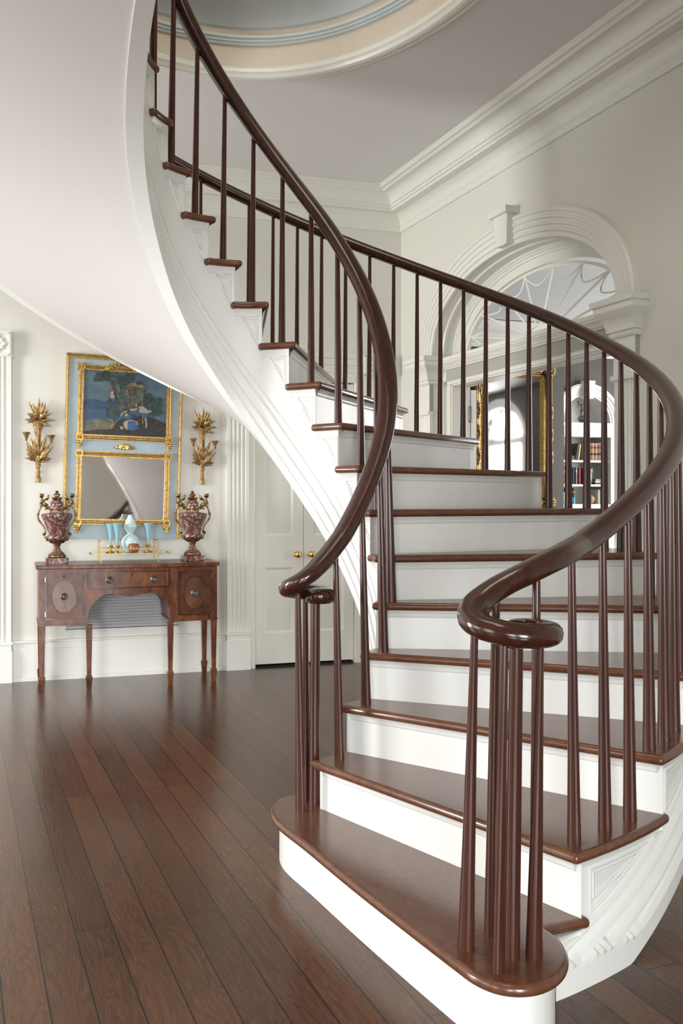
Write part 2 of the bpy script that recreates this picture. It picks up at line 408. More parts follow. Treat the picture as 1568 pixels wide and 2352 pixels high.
# fluted pilasters of the door casings on the left wall
def pilaster(fr, x0, x1, ztop, name, label, nf=4, plinth=.30, rosette=True, y=.0, dep=.035, z0=0.0):
    b = MB(); wd = x1-x0
    b.box(x0-.008, y-dep-.022, z0, x1+.008, y, z0+plinth-.065)
    b.box(x0-.002, y-dep-.012, z0+plinth-.065, x1+.002, y, z0+plinth-.018)
    b.box(x0-.012, y-dep-.026, z0+plinth-.018, x1+.012, y, z0+plinth)
    zt = ztop-(.19 if rosette else 0)
    # fluted shaft as a profile extruded upwards
    fx = [(x0, y), (x0, y-dep)]; m = .022; fw = (wd-2*m)/nf
    for k in range(nf):
        a = x0+m+k*fw
        fx += [(a+.004, y-dep)]+[(a+.004+(fw-.008)*(j/6), y-dep+.012*math.sin(PI*j/6)) for j in range(1, 6)]+[(a+fw-.004, y-dep)]
    fx += [(x1, y-dep), (x1, y)]
    b.prism(fx, z0+plinth, zt)
    o = struct(b.build(name, 'trim', fr=fr, smooth=25), label, 'pilaster')
    if rosette:
        b = MB(); c = (x0+x1)/2; zc = ztop-.095
        b.box(x0-.006, y-dep-.014, zt, x1+.006, y, ztop)
        for s_ in (1, ): 
            h = wd/2-.006
            for q in ((-h, -.085, h, -.072), (-h, .072, h, .085), (-h, -.085, -h+.013, .085), (h-.013, -.085, h, .085)):
                b.box(c+q[0], y-dep-.026, zc+q[1], c+q[2], y-dep, zc+q[3])
        for k in range(8):
            a = 2*PI*k/8; r1 = .028 if k % 2 else .024; L_ = .058 if k % 2 else .07
            b.leaf((c+.01*math.cos(a), y-dep-.02, zc+.01*math.sin(a)), (c+L_*math.cos(a), y-dep-.022, zc+L_*math.sin(a)), .017, .01, n=6)
        b.ball((c, y-dep-.018, zc), .016, 10)
        q = b.build('rosette_block', 'trim', parent=o, smooth=30)
    return o
pilaster(FL, -3.30, -3.115, 2.595, 'trim_3', 'white fluted casing with a carved rosette block at the left edge of the picture')
pilaster(FL, -1.497, -1.318, 2.56, 'trim_4', 'white fluted pilaster between the sideboard and the white double door')
pilaster(FL, -.352, -.158, 2.56, 'trim_5', 'white fluted pilaster right of the double door, topped by a rosette block')
b = MB()
HP = [(0, 2.37), (.02, 2.37), (.02, 2.395), (.03, 2.40), (.03, 2.425), (.018, 2.43), (.018, 2.455), (.03, 2.46), (.034, 2.48), (.024, 2.485), (.024, 2.51), (.04, 2.515), (.045, 2.545), (.05, 2.56), (0, 2.56)]
b.sweep(HP, [(-1.32, 0), (-.35, 0)]); 
for x in (-1.318, -.412): b.box(x, -.02, 0, x+.06 if x > -1 else x+.054, 0, 2.37)
b.box(-1.32, -.02, 2.32, -.35, 0, 2.37)
struct(b.build('trim_6', 'trim', fr=FL, smooth=25), 'white moulded door head and inner casing of the double door', 'casing')
# double door
def leaf_door(x0, x1, hinge, label):
    b = MB(); y = .03
    b.box(x0, y+.012, .022, x1, y+.05, 2.31)
    def fr_box(a, c, z0, z1): b.box(a, y, z0, c, y+.012, z1)
    st = .085
    fr_box(x0, x0+st, .022, 2.31); fr_box(x1-st, x1, .022, 2.31)
    for z0, z1 in ((.022, .27), (.80, 1.06), (2.2, 2.31)): fr_box(x0+st, x1-st, z0, z1)
    for z0, z1 in ((.27, .80), (1.06, 2.2)):
        a, c = x0+st, x1-st
        o4 = [(a, z0), (c, z0), (c, z1), (a, z1)]
        i4 = [(a+.018, z0+.018), (c-.018, z0+.018), (c-.018, z1-.018), (a+.018, z1-.018)]
        j4 = [(a+.05, z0+.05), (c-.05, z0+.05), (c-.05, z1-.05), (a+.05, z1-.05)]
        b.grid([[(x, y+.0, z) for x, z in o4], [(x, y+.011, z) for x, z in i4], [(x, y+.004, z) for x, z in j4]], cv=True)
        b.add([(x, y+.004, z) for x, z in j4], [(0, 1, 2, 3)])
    return b
for nm, x0, x1, kx, lab in (('door_1', -1.26, -.851, -.908, 'left leaf of the white panelled double door'), ('door_2', -.847, -.416, -.79, 'right leaf of the white panelled double door')):
    d = struct(leaf_door(x0, x1, 0, '').build(nm, 'trim', fr=FL, smooth=25), lab, 'door')
    k = MB(); k.lathe([(.024, .0), (.024, -.005), (.010, -.008), (.008, -.03), (.014, -.036), (.026, -.045), (.028, -.055), (.02, -.066), (.004, -.07)], (kx, .03, .905), 20, axis='y')
    k.build('door_knob', 'brass', parent=d, smooth=50)
b = MB(); b.box(-1.26, .03, 0, -.416, .16, .006); struct(b.build('trim_7', 'black', fr=FL, smooth=0), 'dark threshold gap under the double door', 'threshold')
# ================================================================== STAIRCASE
RISE = .187
PI_ = [(-.253, 3.558), (-.12, 3.672), (-.014, 3.778), (.066, 3.875), (.119, 3.959), (.135, 4.024), (.117, 4.075), (.072, 4.129), (.001, 4.197), (-.092, 4.276), (-.205, 4.347), (-.324, 4.395), (-.443, 4.406), (-.555, 4.376), (-.652, 4.315), (-.721, 4.233), (-.763, 4.134), (-.782, 4.011), (-.773, 3.86), (-.729, 3.676), (-.651, 3.456), (-.537, 3.195), (-.388, 2.893), (-.204, 2.547)]
PO_ = [(.216, 2.427), (.646, 2.688), (.987, 3.005), (1.235, 3.385), (1.365, 3.81), (1.377, 4.245), (1.266, 4.662), (1.061, 5.032), (.759, 5.34), (.383, 5.566), (-.039, 5.698), (-.477, 5.726), (-.901, 5.658), (-1.285, 5.502), (-1.607, 5.273), (-1.859, 4.982), (-2.032, 4.641), (-2.124, 4.258), (-2.135, 3.841), (-2.061, 3.396), (-1.905, 2.926), (-1.665, 2.434), (-1.343, 1.923), (-.937, 1.394)]
def crv(A, t):
    s_ = t-1; m = len(A); i = max(0, min(m-2, int(math.floor(s_)))); u = s_-i
    def p(k):
        if k < 0: return (2*A[0][0]-A[1][0], 2*A[0][1]-A[1][1])
        if k >= m: return (2*A[-1][0]-A[-2][0], 2*A[-1][1]-A[-2][1])
        return A[k]
    a, b_, c, d = p(i-1), p(i), p(i+1), p(i+2)
    return tuple(.5*((2*b_[j])+(c[j]-a[j])*u+(2*a[j]-5*b_[j]+4*c[j]-d[j])*u*u+(3*b_[j]-a[j]-3*c[j]+d[j])*u**3) for j in (0, 1))
def In(t): return crv(PI_, t)
def Ou(t): return crv(PO_, t)
def across(t, wgt, ti=None, to=None):
    a, c = In(t), Ou(t); return (a[0]*(1-wgt)+c[0]*wgt, a[1]*(1-wgt)+c[1]*wgt)
def inset(t, m, side):                 # m metres in from the nosing edge
    a, c = In(t), Ou(t); L_ = math.hypot(c[0]-a[0], c[1]-a[1]); k = m/L_
    return across(t, k if side == 'i' else 1-k)
NT = 23
stair = thing('staircase', 'freestanding curved staircase with dark mahogany treads, tapered balusters and white painted risers', 'staircase')
TI, TO = .26, .075                     # riser set-back behind the nosing, in tread fractions
def offset_poly(poly, d):
    n = len(poly); out = []
    for i in range(n):
        p, q, r = Vector(poly[i-1]), Vector(poly[i]), Vector(poly[(i+1) % n])
        a, c = (q-p).normalized(), (r-q).normalized()
        n1, n2 = Vector((-a.y, a.x)), Vector((-c.y, c.x)); m_ = n1+n2; m_ = m_/max(m_.length_squared/2, .4)
        out.append((q.x+m_.x*d, q.y+m_.y*d))
    return out
# first step: wide tread with rounded ends
T1 = [(-.055, 3.86), (-.11, 3.885), (-.179, 3.876), (-.229, 3.843), (-.254, 3.80), (-.266, 3.738), (-.266, 3.665), (-.246, 3.575), (-.207, 3.48), (-.124, 3.312), (.021, 3.001), (.142, 2.754), (.235, 2.568), (.285, 2.47), (.32, 2.405), (.363, 2.36), (.412, 2.341), (.466, 2.347), (.515, 2.378), (.555, 2.43), (.58, 2.50), (.583, 2.58), (.572, 2.63), (.553, 2.668), (.696, 2.724), (.655, 2.80), (.45, 3.15), (.15, 3.6)]
def rounded(P, i0, i1, m=4):
    out = list(P[:i0])
    for i in range(i0, i1):
        p0, p1, p2, p3 = P[i-1], P[i], P[i+1], P[i+2]
        out += [tuple(.5*((2*p1[j])+(p2[j]-p0[j])*(k/m)+(2*p0[j]-5*p1[j]+4*p2[j]-p3[j])*(k/m)**2+(3*p1[j]-p0[j]-3*p2[j]+p3[j])*(k/m)**3) for j in (0, 1)) for k in range(m)]
    return out+list(P[i1:])
T1 = rounded(T1, 1, 22)
b = MB(); b.prism(T1, RISE-.032, RISE)
tr = b.build('tread', 'tread', parent=stair, smooth=50, bevel=.0145, seg=4)
T1i = offset_poly(T1, .034)
b = MB(); b.prism(T1i, 0, RISE-.032)
cv = offset_poly(T1, .022); b.prism(cv, RISE-.046, RISE-.032)
b.build('riser', 'stairpaint', parent=stair, smooth=50)
for n in range(2, NT+1):
    zt = n*RISE
    # tread outline: front edge, outer return, back, inner return
    poly = [In(n), Ou(n)]
    e_o, e_i = 1.13, 1.42
    poly += [Ou(n+e_o*k/6) for k in range(1, 7)]
    poly += [In(n+e_i*k/4) for k in range(4, 0, -1)]
    b = MB(); b.prism(poly, zt-.032, zt)
    b.build('tread', 'tread', parent=stair, smooth=50, bevel=.0145, seg=4)
    # riser with a small cove under the nosing
    a0, a1 = inset(n+TI, .034, 'i'), inset(n+TO, .034, 'o')
    d = Vector((a1[0]-a0[0], a1[1]-a0[1])).normalized(); nn = Vector((d.y, -d.x))
    if (Vector(In(n))-Vector(In(n+1))).dot(nn) < 0: nn = -nn
    if n < 2: nn = nn
    def off(p, q): return (p[0]+nn.x*q, p[1]+nn.y*q)
    b = MB()
    b.prism([off(a0, 0), off(a1, 0), off(a1, -.02), off(a0, -.02)], zt-RISE-.002, zt-.031)
    rows = []
    for q, z in ((0, -.062), (.003, -.06), (.004, -.052), (.007, -.044), (.014, -.036), (.018, -.031)):
        rows.append([off(a0, q)+(zt+z,), off(a1, q)+(zt+z,)])
    b.grid(rows)
    b.build('riser', 'stairpaint', parent=stair, smooth=50)
# stringers: moulded curved faces following the steps
def d_in(t): return .63+.015*(t-8)
def d_out(t): return .475
def stringer(side, t0, t1, dfun, bands, tset, mat='stairpaint'):
    cur, S = (In, 'i') if side == 'i' else (Ou, 'o')
    sub = 5; ts = []
    t = t0
    while t < t1-1e-6:
        ts.append(t); t += (.035 if side == 'o' else .11)
    marks = [n+tset for n in range(1, NT+2) if t0 < n+tset < t1]
    ts = sorted(set([round(x, 4) for x in ts]+[round(m_-.0005, 4) for m_ in marks]+[round(m_+.0005, 4) for m_ in marks]+[t1]))
    b = MB(); rows = []; back = []
    for t in ts:
        step = math.floor(t-tset); 
        ztop = step*RISE-.031; ztop = max(ztop, .05)
        zb = t*RISE-dfun(t)
        p = Vector(inset(t, .032, S)); q = Vector(inset(t, .075, S)); nrm = (p-q).normalized()
        col = []
        for h, pr in bands:
            z = min(max(zb+h, 0), ztop-.02); 
            if zb+h < .085: pr = bands[0][1]
            col.append((p.x+nrm.x*pr, p.y+nrm.y*pr, z))
        col.append((p.x, p.y, max(min(zb+bands[-1][0]+.03, ztop-.021), 0)))
        # cove below the tread return
        for pr, dz in ((0, -.03), (.004, -.028), (.006, -.018), (.013, -.006), (.018, 0)):
            col.append((p.x+nrm.x*pr, p.y+nrm.y*pr, ztop+dz))
        rows.append(col)
        zbb = max(zb, 0)
        back.append([(q.x, q.y, zbb), (q.x, q.y, ztop)])
    b.grid(rows); b.grid(back)
    b.strip([r[0] for r in rows], [k[0] for k in back]); b.strip([r[-1] for r in rows], [k[1] for k in back])
    return b.build('stringer', mat, parent=stair, smooth=32)
BI = [(0, .026), (.052, .026), (.056, .020), (.066, .020), (.070, .024), (.115, .022), (.12, .017), (.128, .014), (.136, .014), (.19, .012), (.196, .007), (.215, .004), (.222, .006), (.245, .004), (.252, .001), (.27, .0)]
BO = [(0, .036), (.055, .036), (.062, .018), (.076, .010), (.092, .016), (.102, .030), (.114, .028), (.126, .008), (.14, .004), (.154, .012), (.164, .025), (.176, .022), (.188, .004), (.202, .002), (.216, .009), (.226, .018), (.236, .015), (.246, .001), (.26, .0)]
s_in = stringer('i', 2.0, NT+.9, d_in, BI, TI)
s_out = stringer('o', 1.82, NT+.9, d_out, BO, TO)
# triangular panel mouldings on the step ends
def panel(side, n, a, c, top, lab=None):
    S = side; b = MB()
    def P(t, z, pr):
        p = Vector(inset(t, .032, S)); q = Vector(inset(t, .075, S)); nr = (p-q).normalized()
        return (p.x+nr.x*pr, p.y+nr.y*pr, z)
    zt = n*RISE-top; hh = (c-a)*RISE*1.0+ (.02 if side == 'i' else .0)
    for k, (sh, rr) in enumerate(((0, .0055 if side == 'i' else .0085), (.055, .0035 if side == 'i' else .006))):
        f = sh*(1.0 if side == 'i' else .6)
        A = (a+f, zt-sh*.25); B = (c-f*1.6, zt-sh*.25); C = (a+f, zt-hh+sh*.75)
        for (p, q) in ((A, B), (B, C), (C, A)):
            pts = [P(p[0]+(q[0]-p[0])*i/6, p[1]+(q[1]-p[1])*i/6, .001) for i in range(7)]
            b.tube(pts, rr, 6)
    b.build('panel_moulding', 'stairpaint', parent=s_in if side == 'i' else s_out, smooth=60)
for n in range(3, 21): panel('i', n, n+TI+.16, n+TI+.74, .062)
for n in range(2, 12): panel('o', n, n+TO+.12, n+TO+.80, .065)
# plaster soffit
b = MB(); rows = []
t = 2.55
while t <= NT+.9:
    p, q = inset(t, .034, 'i'), inset(t, .034, 'o'); zi, zo = t*RISE-d_in(t), t*RISE-d_out(t); row = []
    for k in range(9):
        u = k/8; row.append((p[0]+(q[0]-p[0])*u, p[1]+(q[1]-p[1])*u, max(0.002, zi+(zo-zi)*u)+.004))
    rows.append(row); t += .25
b.grid(rows); b.build('soffit', 'soffit', parent=stair, smooth=60)
# ------------------------------------------------------------------ handrails
WI, WO = .0559, .9428
def rail_point(side, t):
    wgt = (WI-.012) if side == 'i' else (WO-.004)
    x, y = across(t, wgt); c = .652+.048 if side == 'i' else .767+.034
    return (x, y, t*RISE+c)
RW, RH = .041, .031
def rail(side, t0, volute):
    pts = [Vector(p) for p in volute]
    # smooth the hand-placed volute
    k = t0
    main = []
    while k < NT+.9: main.append(Vector(rail_point(side, k))); k += .2
    ctrl = pts+main[:2]; sm = []
    for i in range(len(ctrl)-2):
        p0, p1, p2, p3 = ctrl[max(i-1, 0)], ctrl[i], ctrl[i+1], ctrl[min(i+2, len(ctrl)-1)]
        for j in range(6):
            u = j/6; sm.append(.5*((2*p1)+(p2-p0)*u+(2*p0-5*p1+4*p2-p3)*u*u+(3*p1-p0-3*p2+p3)*u**3))
    full = sm+main
    b = MB(); n = 16; rows = []
    for i, p in enumerate(full):
        tg = (full[min(i+1, len(full)-1)]-full[max(i-1, 0)]).normalized()
        a = tg.cross(Vector((0, 0, 1))).normalized(); c = a.cross(tg).normalized()
        row = []
        for q in range(n):
            th = 2*PI*q/n; ca, sa = math.cos(th), math.sin(th)
            row.append(tuple(p+a*(RW*math.copysign(abs(ca)**.85, ca))+c*(RH*math.copysign(abs(sa)**.85, sa))))
        rows.append(row)
    b.grid(rows, cv=True); b.add(rows[0], [tuple(range(n))]); b.add(rows[-1], [tuple(range(n))])
    return b
VO = [(.43, 2.487, 1.008), (.452, 2.512, 1.01), (.43, 2.548, 1.01), (.388, 2.545, 1.01), (.372, 2.50, 1.011), (.40, 2.45, 1.012), (.455, 2.435, 1.012), (.502, 2.458, 1.012), (.512, 2.51, 1.013), (.48, 2.555, 1.014)]
VO = [(.445, 2.50, 1.012), (.46, 2.535, 1.012), (.495, 2.53, 1.012), (.52, 2.49, 1.012), (.505, 2.445, 1.012), (.455, 2.425, 1.013), (.40, 2.435, 1.02), (.352, 2.47, 1.032), (.338, 2.52, 1.052), (.362, 2.572, 1.082), (.42, 2.605, 1.118), (.50, 2.628, 1.155), (.60, 2.69, 1.195)]
VI = [(-.098, 3.742, .985), (-.085, 3.718, .985), (-.06, 3.735, .985), (-.065, 3.78, .986), (-.105, 3.80, .99), (-.155, 3.785, .997), (-.187, 3.735, 1.006), (-.196, 3.68, 1.015), (-.182, 3.632, 1.03), (-.145, 3.612, 1.055), (-.10, 3.625, 1.09), (-.05, 3.665, 1.145)]
ro = rail('o', 2.25, VO); ri = rail('i', 2.75, VI)
ro.lathe([(.03, -.032), (.062, -.028), (.066, 0), (.062, .012), (.03, .018)], (.447, 2.492, 1.008), 24)
ri.lathe([(.02, -.03), (.04, -.024), (.044, 0), (.04, .012), (.02, .018)], (-.098, 3.752, .982), 20)
setp(ro.build('handrail', 'mahog', parent=stair, smooth=60), 'right hand rail ending in a large coiled volute')
setp(ri.build('handrail', 'mahog', parent=stair, smooth=60), 'left hand rail ending in a small coiled volute')
# ------------------------------------------------------------------ balusters (oval, tapering upwards)
def baluster(base, top, tang, rb=(.0225, .0148), rt=(.0112, .0092)):
    bx, by, bz = base; tx, ty, tz = top
    tg = Vector((tang[0], tang[1])).normalized(); rd = Vector((tg.y, -tg.x)); rows = []
    for i in range(9):
        u = i/8; e = u**.85
        a, c = rb[0]+(rt[0]-rb[0])*e, rb[1]+(rt[1]-rb[1])*e
        x, y, z = (tx-bx)*u, (ty-by)*u, (tz-bz)*u
        rows.append([(x+rd.x*a*math.cos(th)+tg.x*c*math.sin(th), y+rd.y*a*math.cos(th)+tg.y*c*math.sin(th), z) for th in [2*PI*k/14 for k in range(14)]])
    b = MB(); b.grid(rows, cv=True); b.add(rows[0], [tuple(range(14))]); b.add(rows[-1], [tuple(range(14))])
    o = b.build('baluster', 'balus', parent=stair, smooth=60); o.location = base
    return o
def tangent(side, t):
    f = In if side == 'i' else Ou
    a, c = f(t-.1), f(t+.1); return (c[0]-a[0], c[1]-a[1])
for n in range(2, NT):
    t = n+.551; x, y = across(t, WI); tp = rail_point('i', t-.03)
    baluster((x, y, n*RISE), (tp[0], tp[1], tp[2]-.03), tangent('i', t))
for n in range(2, NT):
    for k in range(3):
        t = n+.1655+k/3; x, y = across(t, WO); tp = rail_point('o', t-.01)
        baluster((x, y, n*RISE), (tp[0], tp[1], tp[2]-.02), tangent('o', t))
# scroll balusters on the first step
for bx, by, tx, ty, tz in ((.322, 2.536, .345, 2.535, 1.04), (.399, 2.628, .41, 2.60, 1.095), (.386, 2.415, .405, 2.44, 1.0), (.515, 2.60, .525, 2.64, 1.14), (.489, 2.49, .503, 2.48, .99)):
    baluster((bx, by, RISE), (tx, ty, tz), (bx-.43+.001, by-2.483), rb=(.0165, .0225) if (bx, by) != (.386, 2.415) else (.014, .02))
baluster((.432, 2.487, RISE), (.445, 2.495, .985), (1, .3), rb=(.021, .021), rt=(.018, .018))
for bx, by, tx, ty, tz in ((-.152, 3.664, -.163, 3.655, 1.0), (-.134, 3.781, -.14, 3.778, .985)):
    baluster((bx, by, RISE), (tx, ty, tz), (bx+.1, by-3.75))
baluster((-.104, 3.745, RISE), (-.10, 3.75, .965), (1, .3), rb=(.026, .022), rt=(.02, .018))
# ================================================================== ARCHED DOORWAY ON THE RIGHT WALL (frame FR, x = s, y into the wall)
b = MB(); na = 56
AO = [(0, 0), (0, -.035), (.012, -.045), (.03, -.045), (.036, -.034), (.05, -.034), (.054, -.040), (.07, -.040), (.076, -.029), (.09, -.029), (.094, -.035), (.11, -.035), (.116, -.024), (.13, -.024), (.134, -.030), (.15, -.030), (.156, -.018), (.186, -.018), (.188, 0)]
rows = []
for k in range(na+1):
    t = PI*k/na; rows.append([(arch(1.343-o, .776-o, t)[0], y, arch(1.343-o, .776-o, t)[1]) for o, y in AO])
b.grid(rows); b.add(rows[0], [tuple(range(len(AO)))]); b.add(rows[-1], [tuple(range(len(AO)))])
arc = struct(b.build('trim_8', 'trim', fr=FR, smooth=28), 'broad white banded arch moulding over the doorway, springing from the two capitals', 'arch')
b = MB(); b.hexa([(SC-.068, -.075, 3.062), (SC+.068, -.075, 3.062), (SC+.068, 0, 3.062), (SC-.068, 0, 3.062)], [(SC-.09, -.085, 3.262), (SC+.09, -.085, 3.262), (SC+.09, 0, 3.262), (SC-.09, 0, 3.262)])
b.box(SC-.115, -.11, 3.262, SC+.115, 0, 3.305)
b.build('keystone', 'trim', parent=arc, smooth=0)
# reveal of the arch: stepped intrados going back to the fanlight frame
b = MB()
IN_ = [(0, -.018), (0, .07), (.012, .078), (.012, .10), (.004, .105), (.004, .165), (.018, .17), (.022, .18), (.03, .183), (.036, .195), (.05, .20), (.05, .212), (.06, .215), (.11, .215), (.112, .24)]
rows = []
for k in range(na+1):
    t = PI*k/na; rows.append([(arch(1.157-o, .593-o, t)[0], y, arch(1.157-o, .593-o, t)[1]) for o, y in IN_])
b.grid(rows)
struct(b.build('trim_9', 'trim', fr=FR, smooth=28), 'stepped white reveal inside the arch framing the fanlight', 'arch reveal')
# pilasters with capitals
CAPP = [(0, 2.255), (.012, 2.257), (.018, 2.268), (.018, 2.285), (.03, 2.29), (.03, 2.305), (.036, 2.33), (.05, 2.365), (.075, 2.39), (.08, 2.40), (.08, 2.43), (.092, 2.435), (.098, 2.467), (0, 2.467)]
for q, (x0, x1, lab) in enumerate(((.415, .598, 'white fluted pilaster with moulded capital on the left of the arched doorway'), (2.915, 3.098, 'white fluted pilaster with moulded capital on the right of the arched doorway'))):
    o = pilaster(FR, x0, x1, 2.26, 'trim_%d' % (10+q), lab, nf=4, rosette=False, dep=.03)
    b = MB(); b.box(x0, -.036, 2.035, x1, 0, 2.26); b.box(x0-.012, -.05, 2.02, x1+.012, 0, 2.045)
    b.sweep(CAPP, [(x0, .2), (x0, -.036), (x1, -.036), (x1, .2)][::-1] if False else [(x1, .1), (x1, -.036), (x0, -.036), (x0, .1)][::-1])
    b.add([(x0-.098, .1, 2.467), (x1+.098, .1, 2.467), (x1+.098, -.134, 2.467), (x0-.098, -.134, 2.467)], [(0, 1, 2, 3)])
    b.build('capital', 'trim', parent=o, smooth=25)
# jambs, entablature and door casing set back in the opening
b = MB()
for x0, x1 in ((S0-.005, S0+.125), (S1-.125, S1+.005)):
    b.box(x0, .12, 0, x1, .26, 2.30)
for x0, x1, sg in ((S0+.075, S0+.125, 1), (S1-.125, S1-.075, -1)):
    b.box(x0, .10, 0, x1, .12, 2.25); b.box(x0+.012, .09, 0, x1-.012, .10, 2.25)
b.box(S0+.06, .10, 2.235, S1-.06, .26, 2.30); b.box(S0+.06, .088, 2.248, S1-.06, .10, 2.275); b.box(S0+.1, .13, 2.232, S1-.1, .24, 2.245)
EP = [(0, 2.275), (.0, 2.275), (.0, 2.36), (.01, 2.362), (.012, 2.372), (.02, 2.375), (.03, 2.395), (.045, 2.41), (.046, 2.42), (.052, 2.423), (.054, 2.45), (0, 2.452)]
b.sweep([(o, z) for o, z in EP], [(S0+.07, .18), (S0+.07, .075), (S1-.07, .075), (S1-.07, .18)])
b.box(S0+.03, .075, 2.275, S1-.03, .26, 2.452)
struct(b.build('trim_12', 'trim', fr=FR, smooth=22), 'white entablature and casing crossing the arched doorway below the fanlight', 'door casing')
# fanlight
b = MB(); FA, FBz, ZB = 1.047, .483, 2.45; yb = .225
def fan(t, k=1.0): return (SC-FA*k*math.cos(t), ZB+FBz*k*math.sin(t))
fl_ = MB(); rows = []
for k in range(49):
    t = PI*k/48; x, z = fan(t); x2, z2 = fan(t, .968); rows.append([(x, yb-.015, z), (x2, yb-.012, z2), (x2, yb+.02, z2), (x, yb+.02, z)])
fl_.grid(rows, cv=True)
for k in range(1, 9):
    t = PI*k/9; p = fan(t, .17 if False else .2); q = fan(t, .97)
    fl_.tube([(p[0], yb, p[1]), (q[0], yb, q[1])], .008, 6)
hub = [(SC-.185*math.cos(PI*k/20), yb, ZB+.105*math.sin(PI*k/20)) for k in range(21)]; fl_.tube(hub, .011, 6)
hub = [(SC-.12*math.cos(PI*k/20), yb, ZB+.06*math.sin(PI*k/20)) for k in range(21)]; fl_.tube(hub, .006, 6)
for k in range(9):
    t0, t1 = PI*k/9, PI*(k+1)/9; pts = []
    for j in range(11):
        u = j/10; t = t0+(t1-t0)*u; r_ = .97-.20*math.sin(PI*u)**.75; x, z = fan(t, r_); pts.append((x, yb-.004, max(z, ZB+.004)))
    fl_.tube(pts, .0065, 6)
fl_.box(S0+.1, yb-.012, ZB-.01, S1-.1, yb+.02, ZB+.018)
fo = struct(fl_.build('window_1', 'trim', fr=FR, smooth=40), 'white fanlight with radiating bars and swagged glazing bars above the doorway', 'fanlight')
g = MB(); g.add([(SC, yb+.008, ZB)]+[(fan(PI*k/40, .98)[0], yb+.008, fan(PI*k/40, .98)[1]) for k in range(41)], [(0, i, i+1) for i in range(1, 41)])
g.build('glass_pane', 'glass', parent=fo, smooth=0)
# open door leaf seen edge-on at the left jamb, with hinges
b = MB(); b.prism([(S0+.13, .265), (S0+.145, .305), (S0-.60, .56), (S0-.615, .52)], .02, 2.21)
dl = struct(b.build('door_3', 'trim', fr=FR, smooth=0, bevel=.003), 'white library door folded open against the left jamb', 'door')
for z in (.35, 1.58, 2.02):
    b = MB(); b.lathe([(.009, -.05), (.009, .05)], (S0+.127, .255, z), 10); b.ball((S0+.127, .255, z+.055), .009, 8); b.ball((S0+.127, .255, z-.055), .009, 8)
    b.build('hinge', 'pewter', parent=dl, smooth=50)
# ================================================================== SIDEBOARD
SB = thing('sideboard', 'antique mahogany bow-front sideboard on tapered legs against the left wall', 'sideboard', FL, (-2.30, -.275, 0))
X0, X1, Y0, Y1, ZT, ZB_ = -.632, .632, -.215, .222, .862, .475
def fy(x): return Y0-.052*math.cos(PI*x/1.36)**1.0+.004           # bowed front
xs = lambda a, c, n=10: [a+(c-a)*i/n for i in range(n+1)]
def curved_panel(b, x0, x1, z0, z1, d0, d1, n=8):
    """block following the bowed front between depths d0 (front, positive outwards) and d1"""
    P_ = [(x, fy(x)-d0) for x in xs(x0, x1, n)]+[(x, fy(x)-d1) for x in xs(x1, x0, n)]
    b.prism(P_, z0, z1)
b = MB(); P_ = [(x, fy(x)-.022) for x in xs(X0-.018, X1+.018, 20)]+[(X1+.018, Y1), (X0-.018, Y1)]
b.prism(P_, ZT, .89); b.build('table_top', 'table', parent=SB, smooth=30, bevel=.005)
b = MB()
for a, c in ((X0, -.305), (.285, X1)):
    P_ = [(x, fy(x)) for x in xs(a, c, 8)]+[(c, Y1-.01), (a, Y1-.01)]
    b.prism(P_, ZB_, ZT)
    P_ = [(x, fy(x)-.006) for x in xs(a-.006, c+.004, 8)]+[(c+.004, Y1-.01), (a-.006, Y1-.01)]
    b.prism(P_, ZB_-.012, ZB_)
b.prism([(x, fy(x)+.012) for x in xs(-.305, .285, 10)]+[(.285, Y1-.01), (-.305, Y1-.01)], .705, ZT)
b.box(-.305, Y1-.02, .705, .285, Y1-.01, .76)
b.build('carcase', 'table', parent=SB, smooth=30)
# arched apron below the drawer
b = MB(); n = 28; top = .715; prof = []
def apz(x):
    u = (x+.01)/.295
    if abs(u) > .999: return ZB_
    e = (1-abs(u)**3.2)**.42
    return ZB_+(.205-.02*math.cos(PI*u*1.35)*(1 if abs(u) < .55 else max(0, 1-(abs(u)-.55)*4)))*e
xx = [-.305+.59*i/48 for i in range(49)]
for d0, y_off in ((0, 0),):
    A_ = [(x, fy(x), apz(x)) for x in xx]; B_ = [(x, fy(x), top) for x in xx]
    A2 = [(x, fy(x)+.02, apz(x)) for x in xx]; B2 = [(x, fy(x)+.02, top) for x in xx]
    b.strip(A_, B_); b.strip(A2, B2); b.strip(A_, A2); b.strip(B_, B2)
A_ = [(x, .20, apz(x)+.01) for x in xx]; B_ = [(x, .20, top) for x in xx]; b.strip(A_, B_)
A2 = [(x, .19, apz(x)+.01) for x in xx]; B2 = [(x, .19, top) for x in xx]; b.strip(A2, B2); b.strip(A_, A2)
b.build('apron', 'table', parent=SB, smooth=40)
def pull(par, x, z, d):
    b = MB(); y = fy(x)-d
    b.lathe([(.024, 0), (.026, -.003), (.023, -.006), (.019, -.004), (.016, -.006), (.011, -.004), (.009, -.007), (.005, -.009), (.001, -.009)], (x, y, z), 20, axis='y')
    ring_ = [(x+.019*math.sin(2*PI*k/20), y-.008-.003*(1-math.cos(2*PI*k/20)), z-.003-.019*math.cos(2*PI*k/20)) for k in range(21)]
    b.tube(ring_, .0022, 6, caps=False)
    b.build('ring_pull', 'pewter', parent=par, smooth=45)
def keyhole(par, x, z, d):
    b = MB(); y = fy(x)-d-.001
    b.lathe([(.0055, 0), (.0055, -.002), (.001, -.002)], (x, y, z), 12, axis='y'); b.box(x-.0022, y-.002, z-.014, x+.0022, y, z)
    b.build('keyhole', 'black', parent=par, smooth=0)
